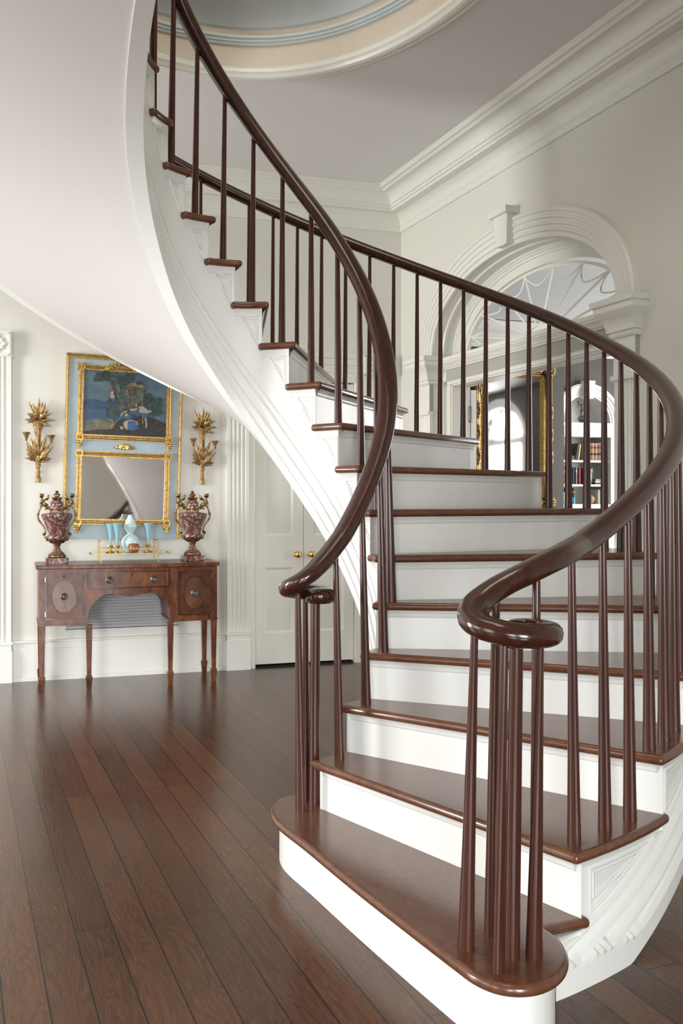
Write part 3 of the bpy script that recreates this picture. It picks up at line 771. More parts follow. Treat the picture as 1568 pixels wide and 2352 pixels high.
for side, (a, c) in (('l', (-.585, -.338)), ('r', (.338, .585))):
    b = MB(); curved_panel(b, a, c, .508, .83, .003, -.01)
    d = b.build('cupboard_door', 'tabledark', parent=SB, smooth=30)
    b = MB()
    for q in ((a, a+.006, .508, .83), (c-.006, c, .508, .83)): curved_panel(b, q[0], q[1], q[2], q[3], .007, 0, 2)
    for q in ((a, c, .508, .514), (a, c, .824, .83)): curved_panel(b, q[0], q[1], q[2], q[3], .007, 0, 8)
    b.build('cockbead', 'mahog', parent=d, smooth=30)
    cx_ = (a+c)/2; b = MB(); rows = []
    for r_ in (0.02, .5, 1.0):
        rows.append([(cx_+.079*r_*math.cos(2*PI*k/32), fy(cx_+.079*r_*math.cos(2*PI*k/32))-.0045, .668+.115*r_*math.sin(2*PI*k/32)) for k in range(32)])
    b.grid(rows, cv=True); b.add(rows[0], [tuple(range(32))])
    b.build('oval_inlay', 'veneer', parent=d, smooth=0)
    b = MB(); b.tube([(cx_+.08*math.cos(2*PI*k/40), fy(cx_+.08*math.cos(2*PI*k/40))-.0045, .668+.116*math.sin(2*PI*k/40)) for k in range(41)], .0012, 5, caps=False)
    b.build('stringing', 'mahog', parent=d, smooth=30)
    pull(d, cx_, .668, .006); keyhole(d, cx_, .812, .003)
    for z in (.545, .79):
        b = MB(); hx = a-.003 if side == 'l' else c+.003; b.box(hx-.002, fy(hx)-.006, z-.016, hx+.002, fy(hx), z+.016); b.build('hinge', 'brass', parent=d, smooth=0)
b = MB(); curved_panel(b, -.29, .272, .722, .838, .003, -.02, 12); dr = b.build('drawer', 'table', parent=SB, smooth=30)
b = MB()
for q in ((-.29, -.285, .722, .838, 2), (.267, .272, .722, .838, 2), (-.29, .272, .722, .727, 12), (-.29, .272, .833, .838, 12)): curved_panel(b, *q[:4], .007, 0, q[4])
b.build('cockbead', 'mahog', parent=dr, smooth=30)
b = MB()
for q in ((-.272, -.268, .738, .822, 2), (.250, .254, .738, .822, 2), (-.272, .254, .738, .740, 12), (-.272, .254, .820, .822, 12)): curved_panel(b, *q[:4], .0036, 0, q[4])
b.build('stringing', 'veneer', parent=dr, smooth=30)
pull(dr, -.152, .778, .006); pull(dr, .163, .778, .006); keyhole(dr, .004, .818, .003)
def tleg(x, y, htop=ZB_-.012):
    b = MB()
    def sq(h, z): return [(x-h, y-h, z), (x+h, y-h, z), (x+h, y+h, z), (x-h, y+h, z)]
    b.grid([sq(.022, htop), sq(.0155, .115), sq(.0155, .104), sq(.0225, .094), sq(.0225, .088), sq(.0155, .0)], cv=True)
    b.add(sq(.0155, 0), [(0, 1, 2, 3)]); b.add(sq(.022, htop), [(0, 1, 2, 3)])
    b.build('leg', 'table', parent=SB, smooth=0, bevel=.002)
for x in (X0+.022, -.29, .285, X1-.022): tleg(x, fy(x)+.024)
for x in (X0+.022, X1-.022): tleg(x, Y1-.035)
# ================================================================== OVERMANTEL MIRROR WITH PAINTING
TM = thing('painted_mirror', 'tall blue and gilt mirror with a pastoral painting, over the sideboard', 'mirror', FL, (-2.318, -.012, 1.052))
TM.matrix_world = TM.matrix_world @ Matrix.Rotation(math.radians(1.45), 4, 'Y')
W2, HH = .436, 1.395
def rect(b, x0, z0, x1, z1, y0, y1): b.box(x0, y1, z0, x1, y0, z1)
b = MB(); rect(b, -W2+.012, .0, W2-.012, HH-.015, 0, -.022); b.build('blue_panel', 'bluepaint', parent=TM, smooth=0)
b = MB()
for x0, x1 in ((-W2, -W2+.022), (W2-.022, W2)):
    rect(b, x0, 0, x1, HH, 0, -.03); b.tube([((x0+x1)/2, -.032, 0), ((x0+x1)/2, -.032, HH)], .0085, 8)
rect(b, -W2, HH-.028, W2, HH, 0, -.036); b.tube([(-W2, -.038, HH-.012), (W2, -.038, HH-.012)], .009, 8); rect(b, -W2+.02, HH-.037, W2-.02, HH-.028, 0, -.03)
b.build('outer_frame', 'gilt', parent=TM, smooth=40)
def inner_frame(x0, x1, z0, z1, nm, pend=True):
    fwd = .040; b = MB()
    for a, c, e, f_ in ((x0, z0, x0+fwd, z1), (x1-fwd, z0, x1, z1), (x0, z0, x1, z0+fwd), (x0, z1-fwd, x1, z1)): rect(b, a, c, e, f_, -.02, -.036)
    for a, c in (((x0+.012, z0), (x0+.012, z1)), ((x1-.012, z0), (x1-.012, z1)), ((x0, z0+.012), (x1, z0+.012)), ((x0, z1-.012), (x1, z1-.012))):
        b.tube([(a[0], -.036, a[1]), (c[0], -.036, c[1])], .0075, 8)
    for a, c in (((x0+.026, z0), (x0+.026, z1)), ((x1-.026, z0), (x1-.026, z1)), ((x0, z0+.026), (x1, z0+.026)), ((x0, z1-.026), (x1, z1-.026))):
        b.tube([(a[0], -.035, a[1]), (c[0], -.035, c[1])], .005, 6)
    fr_ = b.build(nm, 'gilt', parent=TM, smooth=40)
    b = MB(); st = .0105                                     # beading
    n = int((x1-x0-2*fwd)/st)
    for i in range(n+1):
        x = x0+fwd+(x1-x0-2*fwd)*i/n
        for z in (z0+fwd-.001, z1-fwd+.001): b.ball((x, -.034, z), .0042, 5)
    n = int((z1-z0-2*fwd)/st)
    for i in range(n+1):
        z = z0+fwd+(z1-z0-2*fwd)*i/n
        for x in (x0+fwd-.001, x1-fwd+.001): b.ball((x, -.034, z), .0042, 5)
    b.build('beading', 'giltbr', parent=fr_, smooth=60)
    for sx in (x0+.018, x1-.018):
        for sz, pd in ((z0+.018, pend), (z1-.018, False)):
            b = MB(); h = .028
            rect(b, sx-h, sz-h, sx+h, sz+h, -.02, -.046)
            for a, c, e, f_ in ((-h, -h, h, -h+.007), (-h, h-.007, h, h), (-h, -h, -h+.007, h), (h-.007, -h, h, h)): rect(b, sx+a, sz+c, sx+e, sz+f_, -.046, -.052)
            for k in range(8):
                a = 2*PI*k/8; b.leaf((sx, -.048, sz), (sx+.018*math.cos(a), -.050, sz+.018*math.sin(a)), .006, .005, n=5)
            b.ball((sx, -.05, sz), .006, 8)
            co = b.build('corner_block', 'gilt', parent=fr_, smooth=40)
            if pd:
                b = MB()
                for k, (dz, r_) in enumerate(((-.04, .022), (-.056, .017), (-.070, .012), (-.082, .008))):
                    for q in (-1, 0, 1): b.ball((sx+q*r_*.7, -.036, sz+dz+abs(q)*.004), r_*.62, 8)
                b.build('pendant_leaf', 'giltbr', parent=fr_, smooth=60)
    return fr_
inner_frame(-.347, .358, .748, 1.315, 'painting_frame')
inner_frame(-.347, .358, .108, .660, 'glass_frame')
b = MB(); rect(b, -.31, .145, .32, .622, -.02, -.0255); b.build('mirror_glass', 'mirror', parent=TM, smooth=0)
# crest and shell ornament
b = MB()
for k in range(11):
    a = PI*(.08+.84*k/10); L_ = .03+.03*math.sin(a); b.leaf((.005+.004*math.cos(a), -.036, .692), (.005+1.5*L_*math.cos(a), -.034, .686+L_*math.sin(a)*.75), .009, .008, n=6)
for sx in (-1, 1):
    b.ball((.005+sx*.03, -.032, .692), .009, 8); b.ball((.005+sx*.052, -.03, .694), .007, 8); b.leaf((.005+sx*.03, -.03, .697), (.005+sx*.082, -.03, .697), .011, .008, n=6)
b.ball((.005, -.034, .69), .012, 8)
b.build('shell_ornament', 'giltbr', parent=TM, smooth=50)
b = MB()
for sx in (-1, 1):
    for k in range(7):
        a = .15+k*.2; x = .01+sx*(.015+.02*k)
        b.leaf((x, -.034, 1.315+.01*math.sin(k)), (x+sx*.045, -.05, 1.318+.045*math.cos(k*.5)), .010, .01, curl=(0, 0, -.012), n=6, lobes=2)
        b.ball((x, -.042, 1.325+.006*(k % 2)), .008, 6)
b.leaf((.01, -.04, 1.31), (.01, -.05, 1.372), .02, .012, n=7)
b.build('leaf_crest', 'giltbr', parent=TM, smooth=50)
# the painting: generic riverside pastoral, built from thin paint layers
def pmat(nm, c, c2=None, sc_=18, rough=.45):
    m, nt, bb_ = newmat(nm); c2 = c2 or [q*.6 for q in c]
    n_ = N(nt, 'ShaderNodeTexNoise', Scale=sc_, Detail=5.0, Distortion=.8); nt.links.new(coords(nt, (1, 1, 1)).outputs[0], n_.inputs['Vector'])
    c = [q*.72 for q in c]; c2 = [q*.72 for q in c2]
    nt.links.new(ramp(nt, n_.outputs[0], [(.35, c2), (.65, c)]), bb_.inputs['Base Color']); bb_.inputs['Roughness'].default_value = rough
    M[nm] = m; return nm
PM = [pmat('paint_sky', (.13, .21, .26), (.07, .13, .17), 5), pmat('paint_hill', (.035, .09, .19), (.02, .05, .12), 12), pmat('paint_water', (.045, .12, .24), (.03, .08, .17), 9),
      pmat('paint_reeds', (.22, .22, .12), (.05, .10, .12), 14), pmat('paint_ground', (.045, .04, .035), (.012, .012, .014), 16), pmat('paint_foliage', (.05, .10, .09), (.015, .035, .035), 34),
      pmat('paint_trunk', (.14, .17, .14), (.018, .014, .010), 22), pmat('paint_tower', (.15, .14, .10), (.05, .05, .04), 26), pmat('paint_thatch', (.30, .24, .14), (.12, .09, .05), 40),
      pmat('paint_blue', (.05, .15, .32), (.025, .07, .18), 40), pmat('paint_cream', (.55, .47, .38), (.33, .25, .2), 40), pmat('paint_skin', (.62, .42, .30), (.48, .30, .2), 60), pmat('paint_ochre', (.42, .26, .07), (.2, .10, .04), 40), pmat('paint_red', (.35, .07, .03), (.2, .04, .02), 40)]
b = MB(); lay = [0]
def P2(x, y): return (-.309+.629*x, .786+.492*(1-y))      # unit canvas coords, y downwards
def poly(mi, pts):
    lay[0] += 1; yv = -.0245-.00006*lay[0]; b.k = mi
    b.add([(P2(*p)[0], yv, P2(*p)[1]) for p in pts], [tuple(range(len(pts)))])
def blob(mi, x, y, rx, ry, n=18, wob=.2, rot=0):
    poly(mi, [(x+(rx*(1+wob*math.sin(k*2.7+x*9)*.6+wob*random.uniform(-.5, .5)))*math.cos(2*PI*k/n+rot), y+(ry*(1+wob*random.uniform(-.6, .6)))*math.sin(2*PI*k/n+rot)) for k in range(n)])
poly(0, [(0, 0), (1, 0), (1, 1), (0, 1)])
blob(0, .8, .25, .22, .2)
poly(1, [(0, .47), (.06, .455), (.14, .45), (.22, .47), (.32, .49), (.42, .55), (.42, .6), (0, .6)])
poly(2, [(0, .585), (.45, .585), (.42, .75), (.3, .84), (0, .84)])
for k in range(8): blob(5, .04+.05*k, .575+.006*(k % 3), .035, .018)
poly(3, [(0, .78), (.14, .76), (.28, .74), (.4, .8), (.42, .93), (0, .98)])
for k in range(26):
    x = .02+.014*k; poly(3 if k % 3 else 12, [(x, .95), (x+.012, .95), (x+.09+.02*(k % 4), .78+.02*(k % 3)), (x+.085+.02*(k % 4), .78+.02*(k % 3))])
poly(4, [(0, .96), (.15, .92), (.35, .9), (.42, .76), (.5, .7), (.62, .66), (.85, .7), (1, .78), (1, 1), (0, 1)])
for k in range(30): blob(5, .30+.12*random.random(), .40+.3*random.random(), .035, .04)
for k in range(34): blob(5, .12+.26*random.random(), .02+.14*random.random(), .026, .028)
for k in range(24): blob(5, .42+.15*random.random(), .03+.22*random.random(), .03, .035)
for k in range(34): blob(5, .74+.18*random.random(), .34+.3*random.random(), .035, .045)
poly(6, [(.275, 0), (.37, 0), (.40, .14), (.44, .3), (.49, .46), (.53, .60), (.40, .64), (.385, .5), (.35, .32), (.31, .16)])
poly(5, [(.275, 0), (.31, 0), (.36, .2), (.41, .42), (.43, .62), (.40, .64), (.385, .5), (.35, .32), (.31, .16)])
poly(7, [(.52, .24), (.71, .24), (.715, .5), (.69, .56), (.52, .56)])
poly(6, [(.62, .24), (.715, .24), (.715, .5), (.66, .56), (.64, .5)])
poly(8, [(.49, .245), (.535, .185), (.6, .16), (.66, .165), (.71, .2), (.735, .25), (.62, .225)])
poly(4, [(.59, .32), (.61, .315), (.61, .36), (.59, .36)]); poly(8, [(.49, .28), (.525, .27), (.525, .36), (.49, .37)])
blob(5, .65, .16, .03, .03); blob(5, .78, .42, .06, .05); blob(5, .5, .62, .05, .06); blob(5, .56, .68, .06, .04)
blob(4, .55, .7, .1, .05)
# three figures: seated woman, bending man, boy behind the tree
poly(10, [(.48, .80), (.50, .76), (.56, .74), (.64, .76), (.66, .80), (.64, .88), (.52, .9), (.485, .86)])
poly(9, [(.54, .76), (.62, .76), (.655, .82), (.66, .88), (.60, .91), (.53, .90), (.53, .82)])
poly(9, [(.46, .70), (.49, .66), (.54, .65), (.58, .69), (.55, .73), (.48, .73)])
poly(11, [(.495, .655), (.53, .65), (.525, .69), (.50, .69)]); blob(11, .50, .615, .016, .024, wob=.02); blob(4, .495, .60, .018, .014, wob=.05)
poly(11, [(.44, .70), (.452, .70), (.475, .645), (.487, .63), (.478, .622), (.455, .65)])
poly(10, [(.655, .53), (.70, .52), (.74, .55), (.79, .60), (.77, .635), (.71, .635), (.66, .62)])
poly(11, [(.55, .585), (.56, .575), (.66, .555), (.665, .575), (.60, .60), (.56, .60)])
poly(9, [(.63, .54), (.66, .53), (.67, .61), (.66, .69), (.625, .69), (.64, .62)]); poly(9, [(.69, .63), (.745, .62), (.76, .70), (.735, .72), (.70, .70)])
poly(10, [(.73, .71), (.755, .71), (.765, .80), (.76, .86), (.745, .86), (.745, .80)]); poly(12, [(.70, .69), (.715, .70), (.72, .8), (.705, .8)])
blob(11, .637, .505, .018, .026, wob=.02); blob(4, .655, .50, .022, .028, wob=.1); poly(13, [(.615, .485), (.625, .465), (.655, .462), (.665, .48)])
poly(10, [(.77, .59), (.80, .57), (.82, .60), (.79, .62)])
blob(11, .335, .335, .02, .03, wob=.02); poly(13, [(.30, .325), (.31, .285), (.345, .275), (.365, .30), (.34, .31), (.315, .335)]); poly(11, [(.31, .40), (.33, .36), (.36, .37), (.37, .42), (.33, .43)]); poly(9, [(.32, .42), (.37, .42), (.38, .48), (.33, .46)])
poly(12, [(.31, .76), (.34, .745), (.365, .78), (.36, .86), (.325, .89), (.32, .86), (.345, .82)])
poly(10, [(.43, .85), (.455, .85), (.48, .87), (.475, .9), (.44, .9), (.45, .88)])
b.build('pastoral_painting', PM, parent=TM, smooth=0, recalc=False)
# ================================================================== WALL SCONCES
def sconce(x, zt, zb, flip, label):
    h = zt-zb; S = thing('wall_sconce', label, 'sconce', FL, (x, 0, zb), group='pair of gilt wall sconces')
    k = h/.63; rnd = random.Random(5 if flip > 0 else 9)
    def Q(px, pz, y=-.02): return (flip*px*k, y, pz*k)
    b = MB()                                                   # woven horn stem
    b.lathe([(.010*k, .10*k), (.020*k, .13*k), (.016*k, .155*k), (.022*k, .18*k), (.017*k, .22*k), (.016*k, .28*k), (.020*k, .34*k), (.026*k, .40*k), (.037*k, .432*k), (.044*k, .446*k), (.046*k, .455*k), (.040*k, .458*k), (.02*k, .452*k)], (0, -.03, 0), 18, sy=.6, rib=lambda a, z: 1+.05*math.sin(6*a+z*160))
    b.build('horn', 'giltwood', parent=S, smooth=50)
    b = MB()                                                   # tassel
    b.lathe([(.016*k, .13*k), (.013*k, .10*k), (.018*k, .085*k), (.014*k, .055*k), (.018*k, .045*k), (.021*k, .02*k), (.019*k, .0), (.004*k, 0)], (0, -.022, 0), 18, sy=.7, rib=lambda a, z: 1+.13*math.sin(9*a))
    b.build('tassel', 'giltwood', parent=S, smooth=50)
    b = MB()                                                   # upper plume
    up = [(-.06, .60, .013), (-.035, .585, .016), (-.012, .56, .016), (.008, .63, .013), (.03, .60, .016), (.048, .585, .016), (.065, .56, .013), (-.07, .53, .016), (.086, .535, .014), (-.088, .485, .014), (.105, .482, .014), (-.066, .452, .011), (.085, .432, .014), (-.04, .54, .018), (.055, .52, .018), (.02, .55, .02), (-.015, .515, .018)]
    for i, (px, pz, w_) in enumerate(up):
        b.leaf(Q(px*.16, .445+.012*(i % 3), -.03-.008*(i % 3)), Q(px, pz, -.03-.02*(i % 3)), w_*k, .012, curl=(flip*px*.12, -.012, -.018 if abs(px) > .06 else 0), n=8, lobes=3)
    for i in range(7): b.ball(Q(-.03+.012*i, .47+.05*((i*5) % 4)/3, -.062), .0085*k, 7)
    b.build('plume', 'giltwood', parent=S, smooth=60)
    b = MB()                                                   # lower leaf spray
    lo = [(-.045, .345, .016), (.055, .372, .014), (-.07, .31, .016), (.075, .30, .018), (-.075, .262, .016), (.088, .275, .018), (-.07, .225, .014), (-.082, .192, .012), (.06, .22, .02), (.085, .19, .014), (.07, .17, .010), (-.025, .33, .016), (.025, .32, .018), (0, .30, .02)]
    for i, (px, pz, w_) in enumerate(lo):
        b.leaf(Q(px*.1, .155+.01*(i % 2), -.028), Q(px, pz, -.03-.014*(i % 3)), w_*k, .013, curl=(flip*px*.15, -.008, -.012), n=8, lobes=3)
    b.build('leaf_spray', 'giltwood', parent=S, smooth=60)
    for px, pz in ((-.083, .318), (.093, .300)):
        b = MB(); pts = []
        c0, c1, c2, c3 = Q(0.0, .16, -.045), Q(px*.35, .20, -.07), Q(px*.98, .215, -.085), Q(px, pz, -.085)
        for i in range(15):
            u = i/14; pts.append(tuple((1-u)**3*c0[j]+3*u*(1-u)**2*c1[j]+3*u*u*(1-u)*c2[j]+u**3*c3[j] for j in range(3)))
        b.tube(pts, .0034, 7)
        b.tube([Q(.012*math.sin(a)*(1 if px > 0 else -1), .155-.012*math.cos(a)-.008, -.046) for a in [q*.5 for q in range(10)]], .003, 6)
        arm = b.build('candle_arm', 'giltwood', parent=S, smooth=60)
        b = MB(); b.lathe([(.004, -.012), (.010, -.008), (.006, -.002), (.010, .006), (.0115, .014), (.017, .03), (.027, .044), (.0285, .052), (.024, .052), (.012, .035), (.004, .03)], Q(px, pz, -.085), 20, rib=lambda a, z: 1+.07*math.sin(8*a)*(1 if z > .02 else .2))
        b.build('candle_cup', 'giltwood', parent=arm, smooth=50)
    return S
sconce(-2.926, 2.112, 1.478, 1, 'carved gilt plume sconce on the wall left of the blue and gilt mirror')
sconce(-1.693, 2.081, 1.468, 1, 'carved gilt plume sconce on the wall right of the blue and gilt mirror')
# ================================================================== MARBLE URNS
def urn(x, y, label, grp='pair of marble urns on the sideboard'):
    U = thing('marble_urn', label, 'urn', FL, (x, y, .89), group=grp)
    b = MB(); c8 = [(.068*math.cos(PI/8+PI*k/4)*1.03, .068*math.sin(PI/8+PI*k/4)*1.03) for k in range(8)]
    b.prism([(-.066, -.05), (-.05, -.066), (.05, -.066), (.066, -.05), (.066, .05), (.05, .066), (-.05, .066), (-.066, .05)], 0, .033)
    b.build('plinth', 'marble', parent=U, smooth=0, bevel=.002)
    b = MB(); b.lathe([(.046, .052), (.042, .06), (.026, .072), (.019, .088), (.018, .10), (.024, .112), (.029, .118), (.029, .122), (.04, .126), (.060, .140), (.063, .152), (.057, .164), (.048, .168), (.049, .172), (.054, .19), (.066, .22), (.080, .252), (.089, .276), (.091, .287), (.086, .294), (.06, .299), (.043, .301), (.040, .306), (.041, .318), (.047, .324), (.047, .328)], n=32)
    b.build('body', 'marble', parent=U, smooth=50)
    b = MB(); b.lathe([(.047, .328), (.044, .334), (.036, .338), (.037, .348), (.036, .362), (.028, .372), (.015, .378), (.004, .38)], n=24); b.build('lid', 'marble', parent=U, smooth=50)
    b = MB(); b.lathe([(.05, .033), (.053, .037), (.053, .044), (.048, .052), (.045, .053), (.02, .053)], n=28, rib=lambda a, z: 1+.012*math.sin(18*a)); b.build('foot_ring', 'bronze', parent=U, smooth=40)
    b = MB()
    b.lathe([(.012, .376), (.016, .384), (.012, .392), (.017, .40), (.014, .412), (.007, .42), (.011, .428), (.003, .432)], n=14, rib=lambda a, z: 1+.15*math.sin(5*a))
    for k in range(7):
        a = 2*PI*k/7; b.leaf((.01*math.cos(a), .01*math.sin(a), .378), (.032*math.cos(a), .032*math.sin(a), .385), .008, .006, curl=(0, 0, .006), n=5)
        b.leaf((.006*math.cos(a), .006*math.sin(a), .40), (.018*math.cos(a), .018*math.sin(a), .413), .006, .004, n=5)
    b.build('finial', 'bronze', parent=U, smooth=50)
    b = MB()
    for k in range(14):
        a = 2*PI*k/14
        b.leaf((.046*math.cos(a), .046*math.sin(a), .333), (.051*math.cos(a), .051*math.sin(a), .318), .009, .004, n=5, side=(-math.sin(a), math.cos(a), 0))
        b.leaf((.034*math.cos(a), .034*math.sin(a), .124), (.067*math.cos(a), .067*math.sin(a), .142), .011, .005, n=6, side=(-math.sin(a), math.cos(a), 0), curl=(0, 0, .008))
    b.lathe([(.0495, .328), (.0495, .334), (.046, .336)], n=28); b.lathe([(.03, .118), (.034, .122), (.031, .127)], n=24)
    b.build('leaf_mounts', 'bronze', parent=U, smooth=50)
    for sx in (-1, 1):
        b = MB(); ctl = [(.05, .333), (.068, .346), (.085, .342), (.100, .318), (.108, .288), (.106, .262), (.092, .24), (.078, .222), (.069, .20), (.068, .182), (.073, .168), (.066, .15), (.05, .136)]
        pts = []
        for i in range(len(ctl)-1):
            p0, p1, p2, p3 = ctl[max(i-1, 0)], ctl[i], ctl[i+1], ctl[min(i+2, len(ctl)-1)]
            for j in range(4):
                u = j/4; pts.append((sx*.5*(2*p1[0]+(p2[0]-p0[0])*u+(2*p0[0]-5*p1[0]+4*p2[0]-p3[0])*u*u+(3*p1[0]-p0[0]-3*p2[0]+p3[0])*u**3), 0, .5*(2*p1[1]+(p2[1]-p0[1])*u+(2*p0[1]-5*p1[1]+4*p2[1]-p3[1])*u*u+(3*p1[1]-p0[1]-3*p2[1]+p3[1])*u**3)))
        m_ = len(pts); b.tube(pts, [.006 if i < m_*.5 else .0045 for i in range(m_)], 8)
        b.tube([(sx*.098, 0, .318), (sx*.094, 0, .345), (sx*.088, 0, .372), (sx*.086, 0, .40), (sx*.088, 0, .412)], [.005, .007, .006, .008, .006], 8)
        b.tube([(sx*.09, 0, .34), (sx*.078, 0, .365), (sx*.060, 0, .385), (sx*.048, 0, .405)], [.004, .006, .006, .003], 8)
        for (p, q, w_) in (((.052, .335), (.088, .365), .012), ((.055, .335), (.072, .318), .010), ((.094, .35), (.076, .378), .009), ((.088, .39), (.098, .418), .008), ((.088, .39), (.076, .416), .008), ((.06, .375), (.046, .408), .008), ((.104, .30), (.112, .28), .006), ((.073, .175), (.082, .166), .008), ((.07, .17), (.066, .195), .007), ((.066, .15), (.045, .132), .011)):
            b.leaf((sx*p[0], -.004, p[1]), (sx*q[0], -.008, q[1]), w_, .008, n=6)
            b.leaf((sx*p[0], .004, p[1]), (sx*q[0], .008, q[1]), w_, -.008, n=6)
        b.build('scroll_handle', 'bronze', parent=U, smooth=60)
    for o in U.children: o.scale = (1.0, 1.0, 1.0)
    U.scale = (1.22, 1.22, 1.22)
    return U
urn(-2.799, -.26, 'red veined marble urn with gilt bronze handles at the left end of the sideboard')
urn(-1.81, -.26, 'red veined marble urn with gilt bronze handles at the right end of the sideboard')
# ================================================================== BRASS TRAY STAND AND GLASSWARE
TX, TY = -2.285, -.32
T = thing('tray_stand', 'slim brass gallery tray raised on four thin legs in the middle of the sideboard', 'tray', FL, (TX, TY, .89))
zt = .068
b = MB()
for q in ((-.285, -.105, .285, -.097), (-.285, .097, .285, .105), (-.285, -.105, -.277, .105), (.277, -.105, .285, .105)): b.box(q[0], q[1], zt-.006, q[2], q[3], zt+.004)
b.build('tray_rim', 'agedbrass', parent=T, smooth=0)
b = MB(); b.box(-.278, -.098, zt-.003, .278, .098, zt+.001); b.build('tray_glass', 'mirror', parent=T, smooth=0)
for x in (-.215, .195):
    for y in (-.095, .095):
        b = MB(); b.box(x-.0035, y-.0035, 0, x+.0035, y+.0035, .165); b.build('leg', 'agedbrass', parent=T, smooth=0)
b = MB()
for y in (-.095, .095): b.box(-.215, y-.003, zt+.031, .195, y+.003, zt+.037)
for x in (-.215, .195): b.box(x-.003, -.095, .159, x+.003, .095, .165)
b.build('gallery_rail', 'agedbrass', parent=T, smooth=0)
def trumpet(x, y, h, label, mat='opal'):
    V = thing('trumpet_vase', label, 'vase', FL, (x, y, .89+zt+.002), group='opaline trumpet vases')
    b = MB(); b.lathe([(.006, .028), (.0085, .05), (.010, .09), (.014, .14), (.022, .18), (.032, h-.01), (.0365, h), (.034, h), (.028, h-.012), (.017, h-.05), (.009, .11), (.004, .06)], n=28); b.build('flute', mat, parent=V, smooth=60)
    b = MB(); b.lathe([(.034, 0), (.036, .003), (.028, .007), (.014, .011), (.007, .02), (.006, .03)], n=24, rib=lambda a, z: 1+(.07*math.sin(6*a) if z < .012 else 0))
    for k in range(8): 
        a = 2*PI*k/8; b.leaf((.008*math.cos(a), .008*math.sin(a), .032), (.017*math.cos(a), .017*math.sin(a), .058), .006, .004, n=5)
    b.lathe([(.009, .028), (.013, .034), (.011, .044), (.013, .050), (.0095, .054)], n=16)
    b.build('brass_foot', 'brass', parent=V, smooth=50)
    return V
trumpet(-2.42, -.275, .215, 'blue opaline trumpet vase standing behind another at the left of the brass tray', 'opal')
trumpet(-2.378, -.335, .218, 'blue opaline trumpet vase standing in front at the left of the brass tray', 'opal')
trumpet(-2.145, -.28, .218, 'blue opaline trumpet vase standing alone at the right of the brass tray', 'opal')
b = MB(); b.lathe([(.03, 0), (.036, .004), (.054, .03), (.065, .062), (.066, .08), (.058, .105), (.038, .126), (.021, .137), (.019, .141), (.022, .148), (.036, .166), (.045, .188), (.044, .206), (.034, .232), (.022, .252), (.016, .264), (.015, .277), (.012, .277), (.01, .265)], n=48, rib=lambda a, z: 1+.022*abs(math.sin(6*a)))
o = b.build('gourd_vase', 'opalpale', fr=FL @ Matrix.Translation((-2.276, -.27, .89+zt+.002)), smooth=40); setp(o, 'pale blue ribbed double-gourd vase in the centre of the brass tray', 'vase')
b = MB(); b.lathe([(.016, 0), (.03, .004), (.040, .022), (.043, .04), (.039, .058), (.032, .068), (.029, .067), (.036, .055), (.038, .04), (.03, .015), (.004, .01)], n=28)
o = b.build('glass_bowl', 'amber', fr=FL @ Matrix.Translation((-2.262, -.365, .89+zt+.002)), smooth=60); setp(o, 'small round amber glass bowl in front of the gourd vase', 'bowl')
# ================================================================== WALL VENT
V = thing('wall_vent', 'long louvred air vent in the wall behind the sideboard', 'vent', FL, (-2.30, 0, .37))
b = MB()
for q in ((-.43, -.008, .43, .0), (-.43, .30, .43, .308), (-.43, -.008, -.422, .308), (.422, -.008, .43, .308)): b.box(q[0], -.012, q[1], q[2], -.001, q[3])
b.build('frame', 'vent', parent=V, smooth=0)
b = MB(); b.box(-.422, -.003, 0, .422, -.001, .3); b.build('back', 'black', parent=V, smooth=0)
b = MB()
for k in range(13):
    z = .006+.023*k; b.add([(-.422, -.018, z), (.422, -.018, z), (.422, -.004, z+.017), (-.422, -.004, z+.017), (-.422, -.018, z+.002), (.422, -.018, z+.002), (.422, -.004, z+.019), (-.422, -.004, z+.019)], [(0, 1, 2, 3), (4, 5, 6, 7), (0, 1, 5, 4), (2, 3, 7, 6)])
b.build('louvres', 'vent', parent=V, smooth=0)
# ================================================================== LIBRARY BEYOND THE ARCH
# back wall parallel to the left wall; frame FK at the edge of the chimney breast
KX, KY = 2.50, 11.02
FK = frame(KX, KY, LXv, LYv)
b = MB(); b.box(-3.6, 0, 0, 0, .35, 3.4); struct(b.build('wall_chimney_breast', 'grey', fr=FK, smooth=0), 'dark grey chimney breast carrying the large gilt mirror', 'wall')
b = MB(); b.box(-3.6, .34, 0, 0.02, .5, 3.4); b.box(0, .34, 0, .17, .5, 3.4); b.box(.83, .34, 0, 5, .5, 3.4)
xc = .5; na2 = 24
A_ = [(xc-.33*math.cos(PI*k/na2), .34, 2.25+.33*math.sin(PI*k/na2)) for k in range(na2+1)]
b.strip(A_, [(p[0], .34, 3.4) for p in A_]); b.box(0, .34, 0, 1.0, .5, .9)
struct(b.build('wall_library', 'grey', fr=FK, smooth=0), 'dark grey library wall around the arched bookcase', 'wall')
b = MB(); b.sweep([(0, 3.02), (.012, 3.02), (.012, 3.06), (.03, 3.07), (.05, 3.10), (.09, 3.13), (.1, 3.16), (.14, 3.2), (.17, 3.29), (0, 3.29)], [(-3.6, 0), (0, 0), (0, .34), (5, .34)]); struct(b.build('trim_13', 'white', fr=FK, smooth=25), 'white cornice of the library', 'cornice')
